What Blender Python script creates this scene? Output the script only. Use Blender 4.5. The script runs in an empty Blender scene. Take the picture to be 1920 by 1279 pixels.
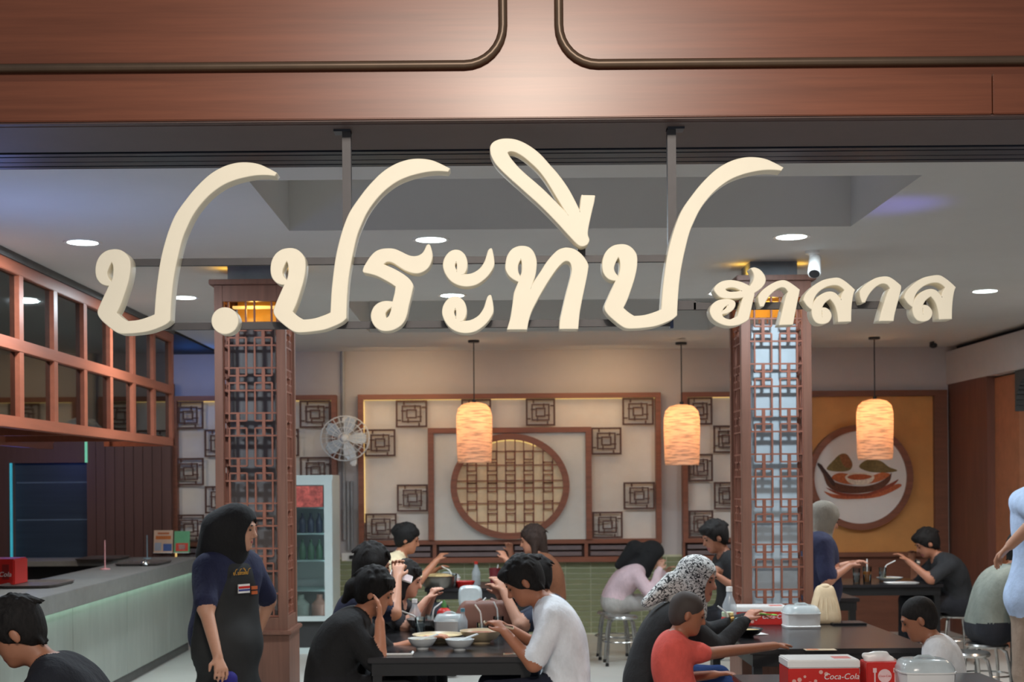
import bpy, bmesh, math, random
import numpy as np
from mathutils import Vector, Matrix, Euler

# ------------------------------------------------------------------ camera, world, light
SC = bpy.context.scene
COL = SC.collection
F = 2600.0            # focal length in pixels of the 1920 px wide frame
PX, PY = 925.0, 905.0 # principal point (vertical lines are kept upright by lens shift)
ZC = 1.70             # eye height
ROLL = 0.008

cam_d = bpy.data.cameras.new('camera')
cam = bpy.data.objects.new('camera', cam_d)
COL.objects.link(cam)
cam.location = (0, 0, ZC)
cam.rotation_euler = Euler((math.pi/2, 0, 0)).to_matrix().to_4x4().to_euler()
cam.rotation_euler = (Matrix.Rotation(math.pi/2, 3, 'X') @ Matrix.Rotation(-ROLL, 3, 'Z')).to_euler()
cam_d.sensor_width = 36
cam_d.lens = F/1920*36
cam_d.shift_x = (960-PX)/1920
cam_d.shift_y = (PY-639.5)/1920
cam_d.clip_end = 200
cam_d.dof.use_dof = True
cam_d.dof.focus_distance = 5.0
cam_d.dof.aperture_fstop = 5.6
SC.camera = cam

SC.view_settings.view_transform = 'Standard'
SC.view_settings.look = 'None'
SC.view_settings.gamma = 1
SC.view_settings.use_curve_mapping = False
SC.view_settings.exposure = 0.0

w = bpy.data.worlds.new('world'); SC.world = w; w.use_nodes = True
w.node_tree.nodes['Background'].inputs[0].default_value = (0.72, 0.80, 0.95, 1)
w.node_tree.nodes['Background'].inputs[1].default_value = 0.22

def lin(c):
    r = []
    for v in c[:3]:
        v = v/255.0
        r.append(v/12.92 if v <= .04045 else ((v+.055)/1.055)**2.4)
    return (r[0], r[1], r[2], 1.0)

def light(name, kind, loc, energy, color=(255, 255, 255), target=None, size=.2, **kw):
    d = bpy.data.lights.new(name, kind)
    d.energy = energy; d.color = lin(color)[:3]
    if kind == 'AREA':
        d.shape = kw.get('shape', 'DISK'); d.size = size
        if 'size_y' in kw: d.size_y = kw['size_y']
    else:
        d.shadow_soft_size = size
    if kind == 'SPOT':
        d.spot_size = kw.get('spot', 1.0); d.spot_blend = kw.get('blend', 1.0)
    o = bpy.data.objects.new(name, d); COL.objects.link(o)
    o.location = loc
    if target is not None:
        o.rotation_euler = (Vector(target)-Vector(loc)).to_track_quat('-Z', 'Y').to_euler()
    return o

# the mall corridor: a ceiling spot aimed at the sign, and the corridor's broad ceiling light
light('corridor_spot', 'SPOT', (0.28, 0.1, 4.4), 480, (255, 238, 218), (0.2, 5.0, 2.45), size=.16, spot=math.radians(46), blend=1.0)
light('corridor_ceiling_light', 'AREA', (0.2, -0.3, 4.7), 255, (255, 246, 236), (0.2, 0.8, 0), size=2.4, shape='RECTANGLE', size_y=1.6)

# ------------------------------------------------------------------ pixel helpers
def unroll(px, py):
    u, v = px-PX, py-PY
    return u-ROLL*v, v+ROLL*u
def P(px, py, D):                     # point seen at a pixel, D metres into the place
    u, v = unroll(px, py)
    return Vector((u*D/F, D, ZC-v*D/F))
def G(px, D, z):                      # point at height z seen in column px
    v = (ZC-z)*F/D
    return Vector(((px-PX-ROLL*v)*D/F, D, z))
def T(px, py, z=.76):                 # point of the level z seen at a pixel
    u, v = unroll(px, py)
    D = (ZC-z)*F/v
    return Vector((u*D/F, D, z))

# ------------------------------------------------------------------ materials
MATS = {}
def M(name, rgb=None, rough=.6, metal=0.0, spec=.5, emit=None, estr=0.0, var=.12, scale=(8, 8, 8), bump=0.0, bdist=.004, trans=0.0, alpha=1.0, kind=None):
    if name in MATS: return MATS[name]
    m = bpy.data.materials.new(name); m.use_nodes = True
    nt = m.node_tree; b = nt.nodes['Principled BSDF']
    c = lin(rgb)
    b.inputs['Roughness'].default_value = rough
    b.inputs['Metallic'].default_value = metal
    b.inputs['Specular IOR Level'].default_value = spec
    if trans: b.inputs['Transmission Weight'].default_value = trans
    if alpha < 1: b.inputs['Alpha'].default_value = alpha
    tc = nt.nodes.new('ShaderNodeTexCoord'); mp = nt.nodes.new('ShaderNodeMapping')
    mp.inputs['Scale'].default_value = scale
    nt.links.new(tc.outputs['Object'], mp.inputs['Vector'])
    nz = nt.nodes.new('ShaderNodeTexNoise'); nz.inputs['Scale'].default_value = 1.0; nz.inputs['Detail'].default_value = 6
    nz.inputs['Roughness'].default_value = .62
    nt.links.new(mp.outputs[0], nz.inputs['Vector'])
    cr = nt.nodes.new('ShaderNodeValToRGB')
    e = cr.color_ramp.elements
    e[0].position = .3; e[1].position = .7
    e[0].color = tuple(max(0, x*(1-var)) for x in c[:3])+(1,)
    e[1].color = tuple(min(1, x*(1+var)) for x in c[:3])+(1,)
    nt.links.new(nz.outputs['Fac'], cr.inputs[0])
    nt.links.new(cr.outputs[0], b.inputs['Base Color'])
    if bump:
        bp = nt.nodes.new('ShaderNodeBump'); bp.inputs['Strength'].default_value = bump; bp.inputs['Distance'].default_value = bdist
        nt.links.new(nz.outputs['Fac'], bp.inputs['Height']); nt.links.new(bp.outputs[0], b.inputs['Normal'])
    if emit:
        b.inputs['Emission Color'].default_value = lin(emit); b.inputs['Emission Strength'].default_value = estr
    MATS[name] = m
    return m

def glass_mat(name, tint, refl=.5, alpha_tint=.0):
    if name in MATS: return MATS[name]
    m = bpy.data.materials.new(name); m.use_nodes = True
    nt = m.node_tree
    for n in list(nt.nodes): nt.nodes.remove(n)
    out = nt.nodes.new('ShaderNodeOutputMaterial')
    tr = nt.nodes.new('ShaderNodeBsdfTransparent'); tr.inputs[0].default_value = lin(tint)
    gl = nt.nodes.new('ShaderNodeBsdfGlossy'); gl.inputs['Roughness'].default_value = .03
    gl.inputs[0].default_value = (.9, .95, .95, 1)
    fr = nt.nodes.new('ShaderNodeFresnel'); fr.inputs[0].default_value = 1.5
    ma = nt.nodes.new('ShaderNodeMath'); ma.operation = 'MULTIPLY'; ma.inputs[1].default_value = refl*2
    ma.use_clamp = True
    mx = nt.nodes.new('ShaderNodeMixShader')
    nt.links.new(fr.outputs[0], ma.inputs[0]); nt.links.new(ma.outputs[0], mx.inputs[0])
    nt.links.new(tr.outputs[0], mx.inputs[1]); nt.links.new(gl.outputs[0], mx.inputs[2])
    nt.links.new(mx.outputs[0], out.inputs[0])
    MATS[name] = m
    return m

def shade_mat(name, rgb, estr):
    """woven bamboo: translucent cloth-like shell with a criss-cross weave"""
    m = bpy.data.materials.new(name); m.use_nodes = True
    nt = m.node_tree; b = nt.nodes['Principled BSDF']; out = nt.nodes['Material Output']
    tc = nt.nodes.new('ShaderNodeTexCoord')
    fac = None
    for s in (1, -1):
        mp = nt.nodes.new('ShaderNodeMapping'); mp.inputs['Rotation'].default_value = (0, s*.9, 0); mp.inputs['Scale'].default_value = (6, 6, 70)
        nt.links.new(tc.outputs['Object'], mp.inputs[0])
        nz = nt.nodes.new('ShaderNodeTexNoise'); nz.inputs['Scale'].default_value = 1.2; nz.inputs['Detail'].default_value = 3
        nt.links.new(mp.outputs[0], nz.inputs['Vector'])
        if fac is None: fac = nz.outputs['Fac']
        else:
            mm = nt.nodes.new('ShaderNodeMath'); mm.operation = 'ADD'
            nt.links.new(fac, mm.inputs[0]); nt.links.new(nz.outputs['Fac'], mm.inputs[1]); fac = mm.outputs[0]
    cr = nt.nodes.new('ShaderNodeValToRGB'); e = cr.color_ramp.elements
    c = lin(rgb)
    e[0].position = .75; e[0].color = tuple(x*.55 for x in c[:3])+(1,)
    e[1].position = 1.2 if False else 1.0; e[1].color = c
    hv = nt.nodes.new('ShaderNodeMath'); hv.operation = 'MULTIPLY'; hv.inputs[1].default_value = .95
    nt.links.new(fac, hv.inputs[0]); nt.links.new(hv.outputs[0], cr.inputs[0])
    nt.links.new(cr.outputs[0], b.inputs['Base Color']); b.inputs['Roughness'].default_value = .8
    tl = nt.nodes.new('ShaderNodeBsdfTranslucent'); nt.links.new(cr.outputs[0], tl.inputs[0])
    mx = nt.nodes.new('ShaderNodeMixShader'); mx.inputs[0].default_value = .62
    nt.links.new(b.outputs[0], mx.inputs[1]); nt.links.new(tl.outputs[0], mx.inputs[2]); nt.links.new(mx.outputs[0], out.inputs[0])
    nt.links.new(cr.outputs[0], b.inputs['Emission Color']); b.inputs['Emission Strength'].default_value = estr
    MATS[name] = m
    return m

def pattern_mat(name, base, dark, scale=22):
    m = bpy.data.materials.new(name); m.use_nodes = True
    nt = m.node_tree; b = nt.nodes['Principled BSDF']; b.inputs['Roughness'].default_value = .8
    tc = nt.nodes.new('ShaderNodeTexCoord')
    nz = nt.nodes.new('ShaderNodeTexNoise'); nz.inputs['Scale'].default_value = scale; nz.inputs['Detail'].default_value = 1.5; nz.inputs['Distortion'].default_value = 1.2
    nt.links.new(tc.outputs['Object'], nz.inputs['Vector'])
    cr = nt.nodes.new('ShaderNodeValToRGB'); e = cr.color_ramp.elements
    e[0].position = .44; e[0].color = lin(base); e[1].position = .47; e[1].color = lin(dark)
    k = e.new(.53); k.color = lin(dark); k = e.new(.56); k.color = lin(base)
    nt.links.new(nz.outputs['Fac'], cr.inputs[0]); nt.links.new(cr.outputs[0], b.inputs['Base Color'])
    MATS[name] = m
    return m

WOOD = M('red_brown_wood', (132, 80, 60), .45, var=.22, scale=(1.6, 30, 30))
WOODV = M('red_brown_wood_upright', (116, 78, 63), .5, var=.2, scale=(30, 30, 1.6))
FASCIA = M('fascia_wood', (124, 72, 50), .30, spec=.4, var=.2, scale=(1.2, 20, 34))
DARKWOOD = M('dark_lattice_wood', (84, 52, 42), .55)
LATT = M('lattice_wood', (134, 82, 64), .55)
BRONZE = M('bronze_tube', (92, 74, 58), .38, metal=.35)
CEIL = M('ceiling_paint', (212, 211, 208), .8, var=.04, scale=(1, 1, 1))
WALL = M('wall_paint', (190, 184, 184), .85, var=.05, scale=(1.5, 1.5, 1.5))
WHITEP = M('white_panel', (226, 218, 210), .7, var=.03)
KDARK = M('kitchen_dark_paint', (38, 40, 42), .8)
GOLD = M('gold_wall', (202, 142, 80), .55, var=.1, scale=(3, 3, 3))
GREEN = M('green_tile', (134, 141, 108), .3, var=.05, scale=(5, 5, 5))
GROUT = M('grout', (206, 208, 182), .8)
GREYW = M('lilac_slat', (118, 104, 106), .6)
METALDK = M('dark_blue_steel', (74, 78, 88), .35, metal=.6)
RAILM = M('sign_rail_steel', (74, 72, 74), .5, metal=.3)
STEEL = M('brushed_steel', (170, 170, 168), .25, metal=.9)
CREAM = M('cream_letter', (244, 236, 214), .55, var=.02)
WHITE = M('white_plastic', (232, 232, 230), .35, var=.02)
BLACKT = M('black_table', (38, 36, 38), .22, var=.1)
BLACK = M('black_plastic', (22, 22, 24), .4)
GLASSM = glass_mat('dark_pane', (150, 160, 160), .55)
CLEAR = glass_mat('clear_glass', (236, 240, 240), .6)
COUNTER = M('counter_stone', (122, 121, 117), .45, var=.12, scale=(12, 12, 12))
COUNTERP = M('counter_panel', (150, 156, 148), .4, var=.1, scale=(10, 10, 2))
RED = M('red_print', (200, 40, 34), .4, var=.03)
EMW = M('downlight_glow', (255, 255, 255), emit=(236, 255, 250), estr=14)
EMP = M('panel_strip_glow', (255, 226, 160), emit=(255, 214, 130), estr=.75)
EMY = M('warm_strip_glow', (255, 210, 120), emit=(255, 206, 96), estr=3.0)
EMC = M('cyan_strip_glow', (90, 220, 230), emit=(60, 190, 215), estr=.4)

# ------------------------------------------------------------------ object helpers
def link(name, me, mat=None, parent=None, loc=None):
    o = bpy.data.objects.new(name, me); COL.objects.link(o)
    if mat is not None:
        for mm in (mat if isinstance(mat, (list, tuple)) else [mat]): me.materials.append(mm)
    if loc is not None: o.location = loc
    if parent is not None: o.parent = parent
    return o
def tag(o, label=None, cat=None, group=None, kind=None):
    if label: o['label'] = label
    if cat: o['category'] = cat
    if group: o['group'] = group
    if kind: o['kind'] = kind
    return o
def thing(name, label, cat, loc=(0, 0, 0), group=None, rz=0):
    o = bpy.data.objects.new(name, None); COL.objects.link(o); o.location = loc; o.rotation_euler = (0, 0, rz)
    o.empty_display_size = .05
    return tag(o, label, cat, group)
def copy_tree(o, parent=None):
    c = o.copy(); COL.objects.link(c); c.parent = parent
    for ch in list(o.children): copy_tree(ch, c)
    return c

class MB:
    def __init__(s): s.v = []; s.f = []; s.mi = []
    def poly(s, verts, faces, mi=0):
        n = len(s.v); s.v += [tuple(v) for v in verts]
        for f in faces: s.f.append(tuple(i+n for i in f)); s.mi.append(mi)
        return s
    def box(s, x0, x1, y0, y1, z0, z1, mi=0):
        vs = [(x, y, z) for x in (x0, x1) for y in (y0, y1) for z in (z0, z1)]
        fs = [(0, 1, 3, 2), (4, 6, 7, 5), (0, 4, 5, 1), (2, 3, 7, 6), (0, 2, 6, 4), (1, 5, 7, 3)]
        return s.poly(vs, fs, mi)
    def quad(s, a, b, c, d, mi=0): return s.poly([a, b, c, d], [(0, 1, 2, 3)], mi)
    def tube(s, pts, r, n=8, mi=0, cap=True):
        pts = [Vector(p) for p in pts]; rs = r if isinstance(r, (list, tuple)) else [r]*len(pts)
        rings = []; prev = None
        for i, p in enumerate(pts):
            t = (pts[min(i+1, len(pts)-1)]-pts[max(i-1, 0)]).normalized()
            if prev is None:
                a = Vector((0, 0, 1)) if abs(t.z) < .9 else Vector((1, 0, 0))
                x = t.cross(a).normalized()
            else: x = (prev-t*prev.dot(t)).normalized()
            prev = x; y = t.cross(x)
            rings.append([p+(x*math.cos(k*2*math.pi/n)+y*math.sin(k*2*math.pi/n))*rs[i] for k in range(n)])
        vs = [v for rg in rings for v in rg]; fs = []
        for i in range(len(rings)-1):
            for k in range(n):
                k2 = (k+1) % n
                fs.append((i*n+k, i*n+k2, (i+1)*n+k2, (i+1)*n+k))
        if cap: fs.append(tuple(range(n-1, -1, -1))); fs.append(tuple((len(rings)-1)*n+k for k in range(n)))
        return s.poly(vs, fs, mi)
    def lathe(s, prof, n=24, c=(0, 0, 0), mi=0, sx=1, sy=1, e=2.0):
        """profile of (radius, z); e > 2 makes a rounded square"""
        vs = []; fs = []
        for r, z in prof:
            for k in range(n):
                a = 2*math.pi*(k+.5)/n; ca, sa = math.cos(a), math.sin(a)
                q = (abs(ca)**e+abs(sa)**e)**(-1/e)
                vs.append((c[0]+r*q*ca*sx, c[1]+r*q*sa*sy, c[2]+z))
        for i in range(len(prof)-1):
            for k in range(n):
                k2 = (k+1) % n
                fs.append((i*n+k, i*n+k2, (i+1)*n+k2, (i+1)*n+k))
        if prof[0][0] > 1e-6: fs.append(tuple(range(n-1, -1, -1)))
        if prof[-1][0] > 1e-6: fs.append(tuple((len(prof)-1)*n+k for k in range(n)))
        return s.poly(vs, fs, mi)
    def ring(s, cx, y, cz, a, b, w, d, n=64, mi=0):
        """elliptical ring standing in the XZ plane"""
        vs = []; fs = []
        for k in range(n):
            t = 2*math.pi*k/n; ca, sa = math.cos(t), math.sin(t)
            vs += [(cx+a*ca, y, cz+b*sa), (cx+(a-w)*ca, y, cz+(b-w)*sa), (cx+(a-w)*ca, y+d, cz+(b-w)*sa), (cx+a*ca, y+d, cz+b*sa)]
        for k in range(n):
            j = (k+1) % n
            for q in range(4):
                q2 = (q+1) % 4
                fs.append((k*4+q, k*4+q2, j*4+q2, j*4+q))
        return s.poly(vs, fs, mi)
    def ell(s, c, r, n=12, m=8, mi=0):
        vs = [(c[0], c[1], c[2]-r[2])]; fs = []
        for i in range(1, m):
            t = math.pi*i/m
            for k in range(n):
                a = 2*math.pi*k/n
                vs.append((c[0]+r[0]*math.sin(t)*math.cos(a), c[1]+r[1]*math.sin(t)*math.sin(a), c[2]-r[2]*math.cos(t)))
        vs.append((c[0], c[1], c[2]+r[2]))
        for k in range(n): fs.append((0, 1+(k+1) % n, 1+k))
        for i in range(m-2):
            for k in range(n):
                a = 1+i*n; k2 = (k+1) % n
                fs.append((a+k, a+k2, a+n+k2, a+n+k))
        L = len(vs)-1; a = 1+(m-2)*n
        for k in range(n): fs.append((a+k, a+(k+1) % n, L))
        return s.poly(vs, fs, mi)
    def build(s, name, mat, parent=None, loc=None, smooth=False, bevel=0, origin=None):
        me = bpy.data.meshes.new(name)
        if origin is not None:
            o_ = Vector(origin); s.v = [tuple(Vector(v)-o_) for v in s.v]; loc = origin
        me.from_pydata(s.v, [], s.f); me.polygons.foreach_set('material_index', s.mi)
        bm = bmesh.new(); bm.from_mesh(me)
        bmesh.ops.recalc_face_normals(bm, faces=bm.faces)
        if bevel: bmesh.ops.bevel(bm, geom=bm.edges, offset=bevel, segments=2, affect='EDGES', clamp_overlap=True)
        bm.to_mesh(me); bm.free()
        if smooth:
            me.polygons.foreach_set('use_smooth', [True]*len(me.polygons))
            try: me.set_sharp_from_angle(angle=.7)
            except Exception: pass
        return link(name, me, mat, parent, loc)
def struct(o): o['kind'] = 'structure'; return o
def settle(root):
    """children were modelled in world coordinates: make them relative to their root"""
    for ch in root.children: ch.location = ch.location-root.location
    return root

# ------------------------------------------------------------------ the room
CZ = 3.18            # ceiling
YB = 15.5            # back wall
XR = 5.07            # right wall
XK = -7.2            # kitchen side wall
XC = -3.02           # plane of the kitchen cabinets and counter
floor_m = M('floor_tiles', (196, 194, 188), .35, var=.06, scale=(2, 2, 2))
struct(MB().box(-9, 9, -3, YB+.2, -.1, 0).build('floor', floor_m))

# ceiling with two raised coffers
cof = [(-1.18, 2.10, 6.75, 8.10), (-1.20, 2.13, 11.25, 13.60)]
xs = [XC-.02, -1.20, -1.18, 2.10, 2.13, XR+1.5]; ys = [5.6, 6.75, 8.10, 11.25, 13.60, YB]
mb = MB()
for i in range(len(xs)-1):
    for j in range(len(ys)-1):
        cx, cy = (xs[i]+xs[i+1])/2, (ys[j]+ys[j+1])/2
        if any(c[0] < cx < c[1] and c[2] < cy < c[3] for c in cof): continue
        mb.quad((xs[i], ys[j], CZ), (xs[i+1], ys[j], CZ), (xs[i+1], ys[j+1], CZ), (xs[i], ys[j+1], CZ))
for (a, b, c, d) in cof:
    t = CZ+.38
    mb.quad((a, c, t), (b, c, t), (b, d, t), (a, d, t))
    mb.quad((a, d, CZ), (b, d, CZ), (b, d, t), (a, d, t)); mb.quad((a, c, CZ), (b, c, CZ), (b, c, t), (a, c, t))
    mb.quad((a, c, CZ), (a, d, CZ), (a, d, t), (a, c, t)); mb.quad((b, c, CZ), (b, d, CZ), (b, d, t), (b, c, t))
mb.box(-9, 9, 5.6, YB+.3, CZ+.5, CZ+.6)
ceiling = struct(mb.build('ceiling', CEIL))
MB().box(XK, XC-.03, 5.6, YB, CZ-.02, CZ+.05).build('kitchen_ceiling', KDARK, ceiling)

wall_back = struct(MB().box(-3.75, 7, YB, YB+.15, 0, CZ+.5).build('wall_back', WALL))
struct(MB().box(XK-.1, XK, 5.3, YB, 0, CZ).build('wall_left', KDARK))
# green tiles below the dado
x0, x1 = -2.3, 3.05
tw, th = .282, .0605
tm = MB().box(0, tw-.010, -.012, 0, 0, th-.011)
first = None
rows = 14
for r in range(rows):
    for c in range(19):
        if first is None:
            first = tm.build('tile', GREEN, wall_back, (x0, YB-.012, .02)); o = first
        else:
            o = first.copy(); COL.objects.link(o); o.parent = wall_back
        o.location = (x0+c*tw, YB-.012, .02+r*th)
MB().box(x0, x1, YB-.014, YB, 0, .88).build('tile_bed', GROUT, wall_back)

# kitchen end wall of upright boards with a dark door
kw = MB()
kx1 = P(322, 950, 15.3).x
door_a, door_b = P(22, 980, 15.3).x, P(164, 980, 15.3).x
door_t = P(90, 868, 15.3).z
kw.box(XK, door_a, 15.3, YB, 0, CZ); kw.box(door_b, kx1, 15.3, YB, 0, CZ-.35); kw.box(door_a, door_b, 15.3, YB, door_t, CZ)
wall_kitchen = struct(kw.build('wall_kitchen', M('kitchen_board_wood', (104, 74, 66), .5, var=.1, scale=(30, 30, 1))))
nb = 9
for i in range(nb):
    a = door_b+(kx1-door_b)*i/nb; b = door_b+(kx1-door_b)*(i+1)/nb
    MB().box(a+.003, b-.003, 15.28, 15.3, 0, 2.3).build('board', MATS['kitchen_board_wood'], wall_kitchen)
door = MB().box(door_a+.02, door_b-.01, 15.36, 15.40, 0, door_t).build('door_1', M('door_slate', (58, 72, 86), .4, var=.15, scale=(1, 1, 20))); struct(door)
for k, py in enumerate((905, 975, 1047)):
    z = P(90, py, 15.35).z
    MB().box(door_a+.04, door_b-.02, 15.352, 15.36, z-.008, z+.008).build('groove_strip', M('door_strip', (110, 130, 145), .3), door)
MB().box(door_a-.008, door_a+.012, 15.27, 15.30, .05, door_t).build('led_strip', EMC, wall_kitchen)
MB().box(door_b-.015, door_b+.012, 15.27, 15.30, door_t, P(163, 815, 15.3).z).build('led_strip', M('green_strip_glow', (120, 220, 180), emit=(130, 220, 180), estr=.5), wall_kitchen)
MB().box(kx1, kx1+.02, 15.42, 15.47, .9, 2.4).build('led_strip', EMP, wall_kitchen)

# right wall: soffit, wood pilaster, orange panel, arched doorway
wr = MB()
sz0, sz1 = 2.755, 3.12
wr.box(XR, XR+.9, 5.6, YB, sz0, sz1)
wall_right = struct(wr.build('wall_right', M('soffit_paint', (192, 186, 184), .85, var=.03)))
MB().box(XR+.12, XR+.9, 5.6, YB, sz1, CZ).build('shadow_gap', M('gap_dark', (34, 36, 42), .8), wall_right)  # recess above the soffit, its shade put into the dark colour
MB().box(XR+.02, XR+.3, 14.28, YB, 0, sz0).build('pilaster', M('pilaster_wood', (112, 70, 56), .5, var=.15, scale=(20, 20, 1.5)), wall_right)
MB().box(XR+.10, XR+.3, 13.62, 14.28, 0, sz0-.02).build('orange_panel', M('orange_wall', (166, 106, 74), .6), wall_right)
ar = MB()
n = 10; yA, yB_, zs, zt = 13.62, 11.0, 2.35, 2.68
ar.box(XR+.06, XR+.3, 5.6, 11.0, 0, sz0)
prev = None
pts = [(13.62-.35*(1-math.cos(math.pi/2*k/n)), 2.30+.38*math.sin(math.pi/2*k/n)) for k in range(n+1)]
for k in range(n):
    (ya, za), (yb, zb) = pts[k], pts[k+1]
    ar.box(XR+.06, XR+.3, yb, ya, max(za, zb)-.0, sz0)
ar.box(XR+.06, XR+.3, 11.0, pts[-1][0], pts[-1][1], sz0)
ar.build('arch_surround', M('arch_dark', (72, 74, 74), .6), wall_right)
MB().box(XR+.34, XR+.4, 5.6, 14.3, 0, sz0).build('doorway_back', M('doorway_dark', (62, 60, 60), .8), wall_right)

# fascia above the entrance
ff = MB()
ff.box(-4.2, 4.6, 4.985, 5.36, 3.0, 4.6)
wall_front = struct(ff.build('wall_front', FASCIA))
zb0, zb1 = 2.998, 3.142
seam = P(1862, 180, 4.93).x
for a, b in ((-4.2, seam-.002), (seam+.002, 4.6)):
    MB().box(a, b, 4.935, 4.99, zb0, zb1).build('board', FASCIA, wall_front, bevel=.003)
MB().box(-4.2, 4.6, 4.945, 4.985, 2.992, 2.999).build('edge_strip', M('edge_strip', (82, 58, 52), .5), wall_front)
MB().box(-4.2, 4.6, 4.985, 5.36, 2.99, 3.0).build('underside_board', M('soffit_board', (94, 80, 78), .55, var=.05), wall_front)
for side in (-1, 1):
    # bronze tube bent round a corner
    yT = 4.975
    if side < 0: c0, xv = P(-1150, 122, yT), P(943, 60, yT).x
    else: c0, xv = P(3250, 122, yT), P(1048, 60, yT).x
    zt_ = P(960, 121, yT).z
    R = .14
    pts = [(c0.x, yT, zt_)]
    cxr = xv+side*R
    for k in range(9):
        a = math.pi/2*k/8
        pts.append((cxr-side*R*math.sin(a), yT, zt_+R-R*math.cos(a)))
    pts.append((xv, yT, 4.5))
    MB().tube(pts, .0168, 10).build('tube_molding', BRONZE, wall_front, smooth=True)
# dark shutter housing behind the beam
hd = MB().box(-4.2, 4.6, 5.36, 5.63, 3.0, 3.6)
trim = struct(hd.build('trim_1', M('shutter_steel', (52, 58, 70), .35, metal=.5)))
for k, (ya, yb) in enumerate(((5.37, 5.41), (5.425, 5.50), (5.51, 5.57), (5.585, 5.625))):
    MB().box(-4.2, 4.6, ya, yb, 2.985, 3.0).build('shutter_track', MATS['shutter_steel'], trim)
# entrance side walls, outside the picture
for sx in (-1, 1):
    xa, xb = (XK, -3.5) if sx < 0 else (4.2, 6.0)
    struct(MB().box(xa, xb, 5.0, 5.36, 0, 3.0).build('wall_entrance_left' if sx < 0 else 'wall_entrance_right', FASCIA))

# ------------------------------------------------------------------ the sign
def spline(pts, s, ox, oy, n=5):
    pts = [(p[0]/s+ox, p[1]/s+oy, len(p) > 2) for p in pts]
    N = len(pts); out = []
    for i in range(N):
        p1, p2 = pts[i], pts[(i+1) % N]
        p0 = pts[i-1] if not p1[2] else p1
        p3 = pts[(i+2) % N] if not p2[2] else p2
        for k in range(n):
            t = k/n
            q = []
            for d in (0, 1):
                a, b, c, e = p0[d], p1[d], p2[d], p3[d]
                q.append(.5*((2*b)+(-a+c)*t+(2*a-5*b+4*c-e)*t*t+(-a+3*b-3*c+e)*t**3))
            out.append(tuple(q))
    return out
po_o = [(1287,97,1),(1230,68),(1165,42),(1090,32),(1010,38),(920,68),(830,125),(740,215),(670,305),(610,395),(570,490),(540,590),(515,700),(498,820),(485,950),(478,1085,1),(430,1106),(360,1128),(288,1136,1),(248,1112),(208,1078,1),(235,1020),(265,930),(285,860),(297,790),(297,730),(285,695),(258,665),(225,648),(185,645),(140,655),(100,685),(75,730),(67,785),(75,835),(100,870),(130,885),(163,888,1),(135,950),(105,1020),(87,1075),(110,1120),(160,1165),(200,1195),(235,1212),(280,1214),(350,1208),(430,1195),(500,1170),(550,1145),(578,1120,1),(580,1030),(588,900),(600,800),(620,690),(650,560),(680,480),(720,395),(775,315),(840,245),(920,185),(1000,148),(1080,125),(1150,112),(1215,108),(1278,112,1)]
po_h = [(172,722,1),(155,755),(140,800),(148,835),(175,870,1),(187,830),(190,780),(185,745)]
ro_o = [(848,125),(865,130),(885,190),(893,260),(880,325),(850,385),(800,430),(740,455),(690,457),(640,448),(580,425),(520,390),(460,350),(420,328),(380,318),(340,325),(303,358,1),(400,400),(480,440),(560,490),(620,540),(655,590),(662,620),(650,680),(635,750),(610,850),(590,950),(560,1030),(510,1090),(430,1135),(350,1150),(280,1140),(220,1100),(185,1045),(170,985),(178,925),(210,865),(260,825),(320,805),(380,805),(428,812,1),(440,760),(455,700),(466,620,1),(400,575),(320,530),(240,490),(160,465),(80,448,1),(72,430),(90,380),(120,330),(160,270),(220,210),(290,180),(370,172),(440,178),(510,205),(580,240),(640,262),(700,265),(750,250),(790,220),(815,180),(835,135)]
ro_h = [(412,865,1),(370,890),(335,930),(330,970),(345,1012,1),(380,985),(400,940),(412,900)]
a_o = [(1598,172),(1610,180),(1622,230),(1632,290),(1635,360),(1610,420),(1560,490),(1500,545),(1430,590),(1350,612),(1270,612),(1190,590),(1120,545),(1070,480),(1040,410),(1035,350),(1050,290),(1085,235),(1130,200),(1180,188),(1230,198),(1275,235),(1300,280),(1312,330),(1310,390),(1295,435),(1270,470),(1240,480,1),(1300,482),(1360,475),(1420,450),(1480,405),(1530,330),(1555,260),(1575,195)]
a_h = [(1185,318,1),(1165,355),(1168,400),(1193,448,1),(1203,400),(1200,350)]
ii_o = [(300,63),(380,72),(470,105),(570,165),(660,240),(750,340),(830,430),(900,520),(960,610),(1010,700),(1060,800),(1090,862,1),(1100,770),(1110,685),(1120,680,1),(1235,682),(1247,688,1),(1235,760),(1215,840),(1195,930),(1178,1010),(1168,1080),(1172,1120),(1185,1160),(1170,1200),(1135,1222),(1095,1222),(1050,1190),(960,1095),(860,985),(760,880),(640,762),(520,655),(420,565),(330,485),(240,400),(170,320),(128,240),(118,190),(118,150),(135,115),(170,88),(230,68)]
ii_h = [(300,225),(297,205),(330,190),(390,200),(470,245),(550,310),(630,385),(700,470),(760,560),(820,660),(880,760),(930,840),(968,900,1),(900,830),(800,730),(700,630),(600,540),(500,455),(410,370),(330,275)]
th_o = [(65,943,1),(95,840),(115,720),(130,600),(145,550),(178,470,1),(120,440),(75,400),(48,345),(48,290),(65,215),(105,155),(160,125),(215,118),(270,130),(310,165),(335,215),(347,270),(345,330),(335,400),(310,480),(290,548,1),(340,460),(400,370),(450,290),(510,215),(570,160),(620,140),(660,136),(720,148),(780,185),(830,240),(862,300),(862,340),(845,440),(820,560),(795,680),(775,800),(763,938,1),(588,938,1),(592,860),(620,730),(650,600),(685,470),(708,370),(705,310),(690,275),(660,258),(620,268),(570,315),(520,380),(460,470),(400,570),(350,660),(300,760),(270,850),(252,943,1)]
th_h = [(195,238,1),(170,280),(160,330),(167,385),(190,428,1),(208,380),(212,320),(208,265)]
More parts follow.
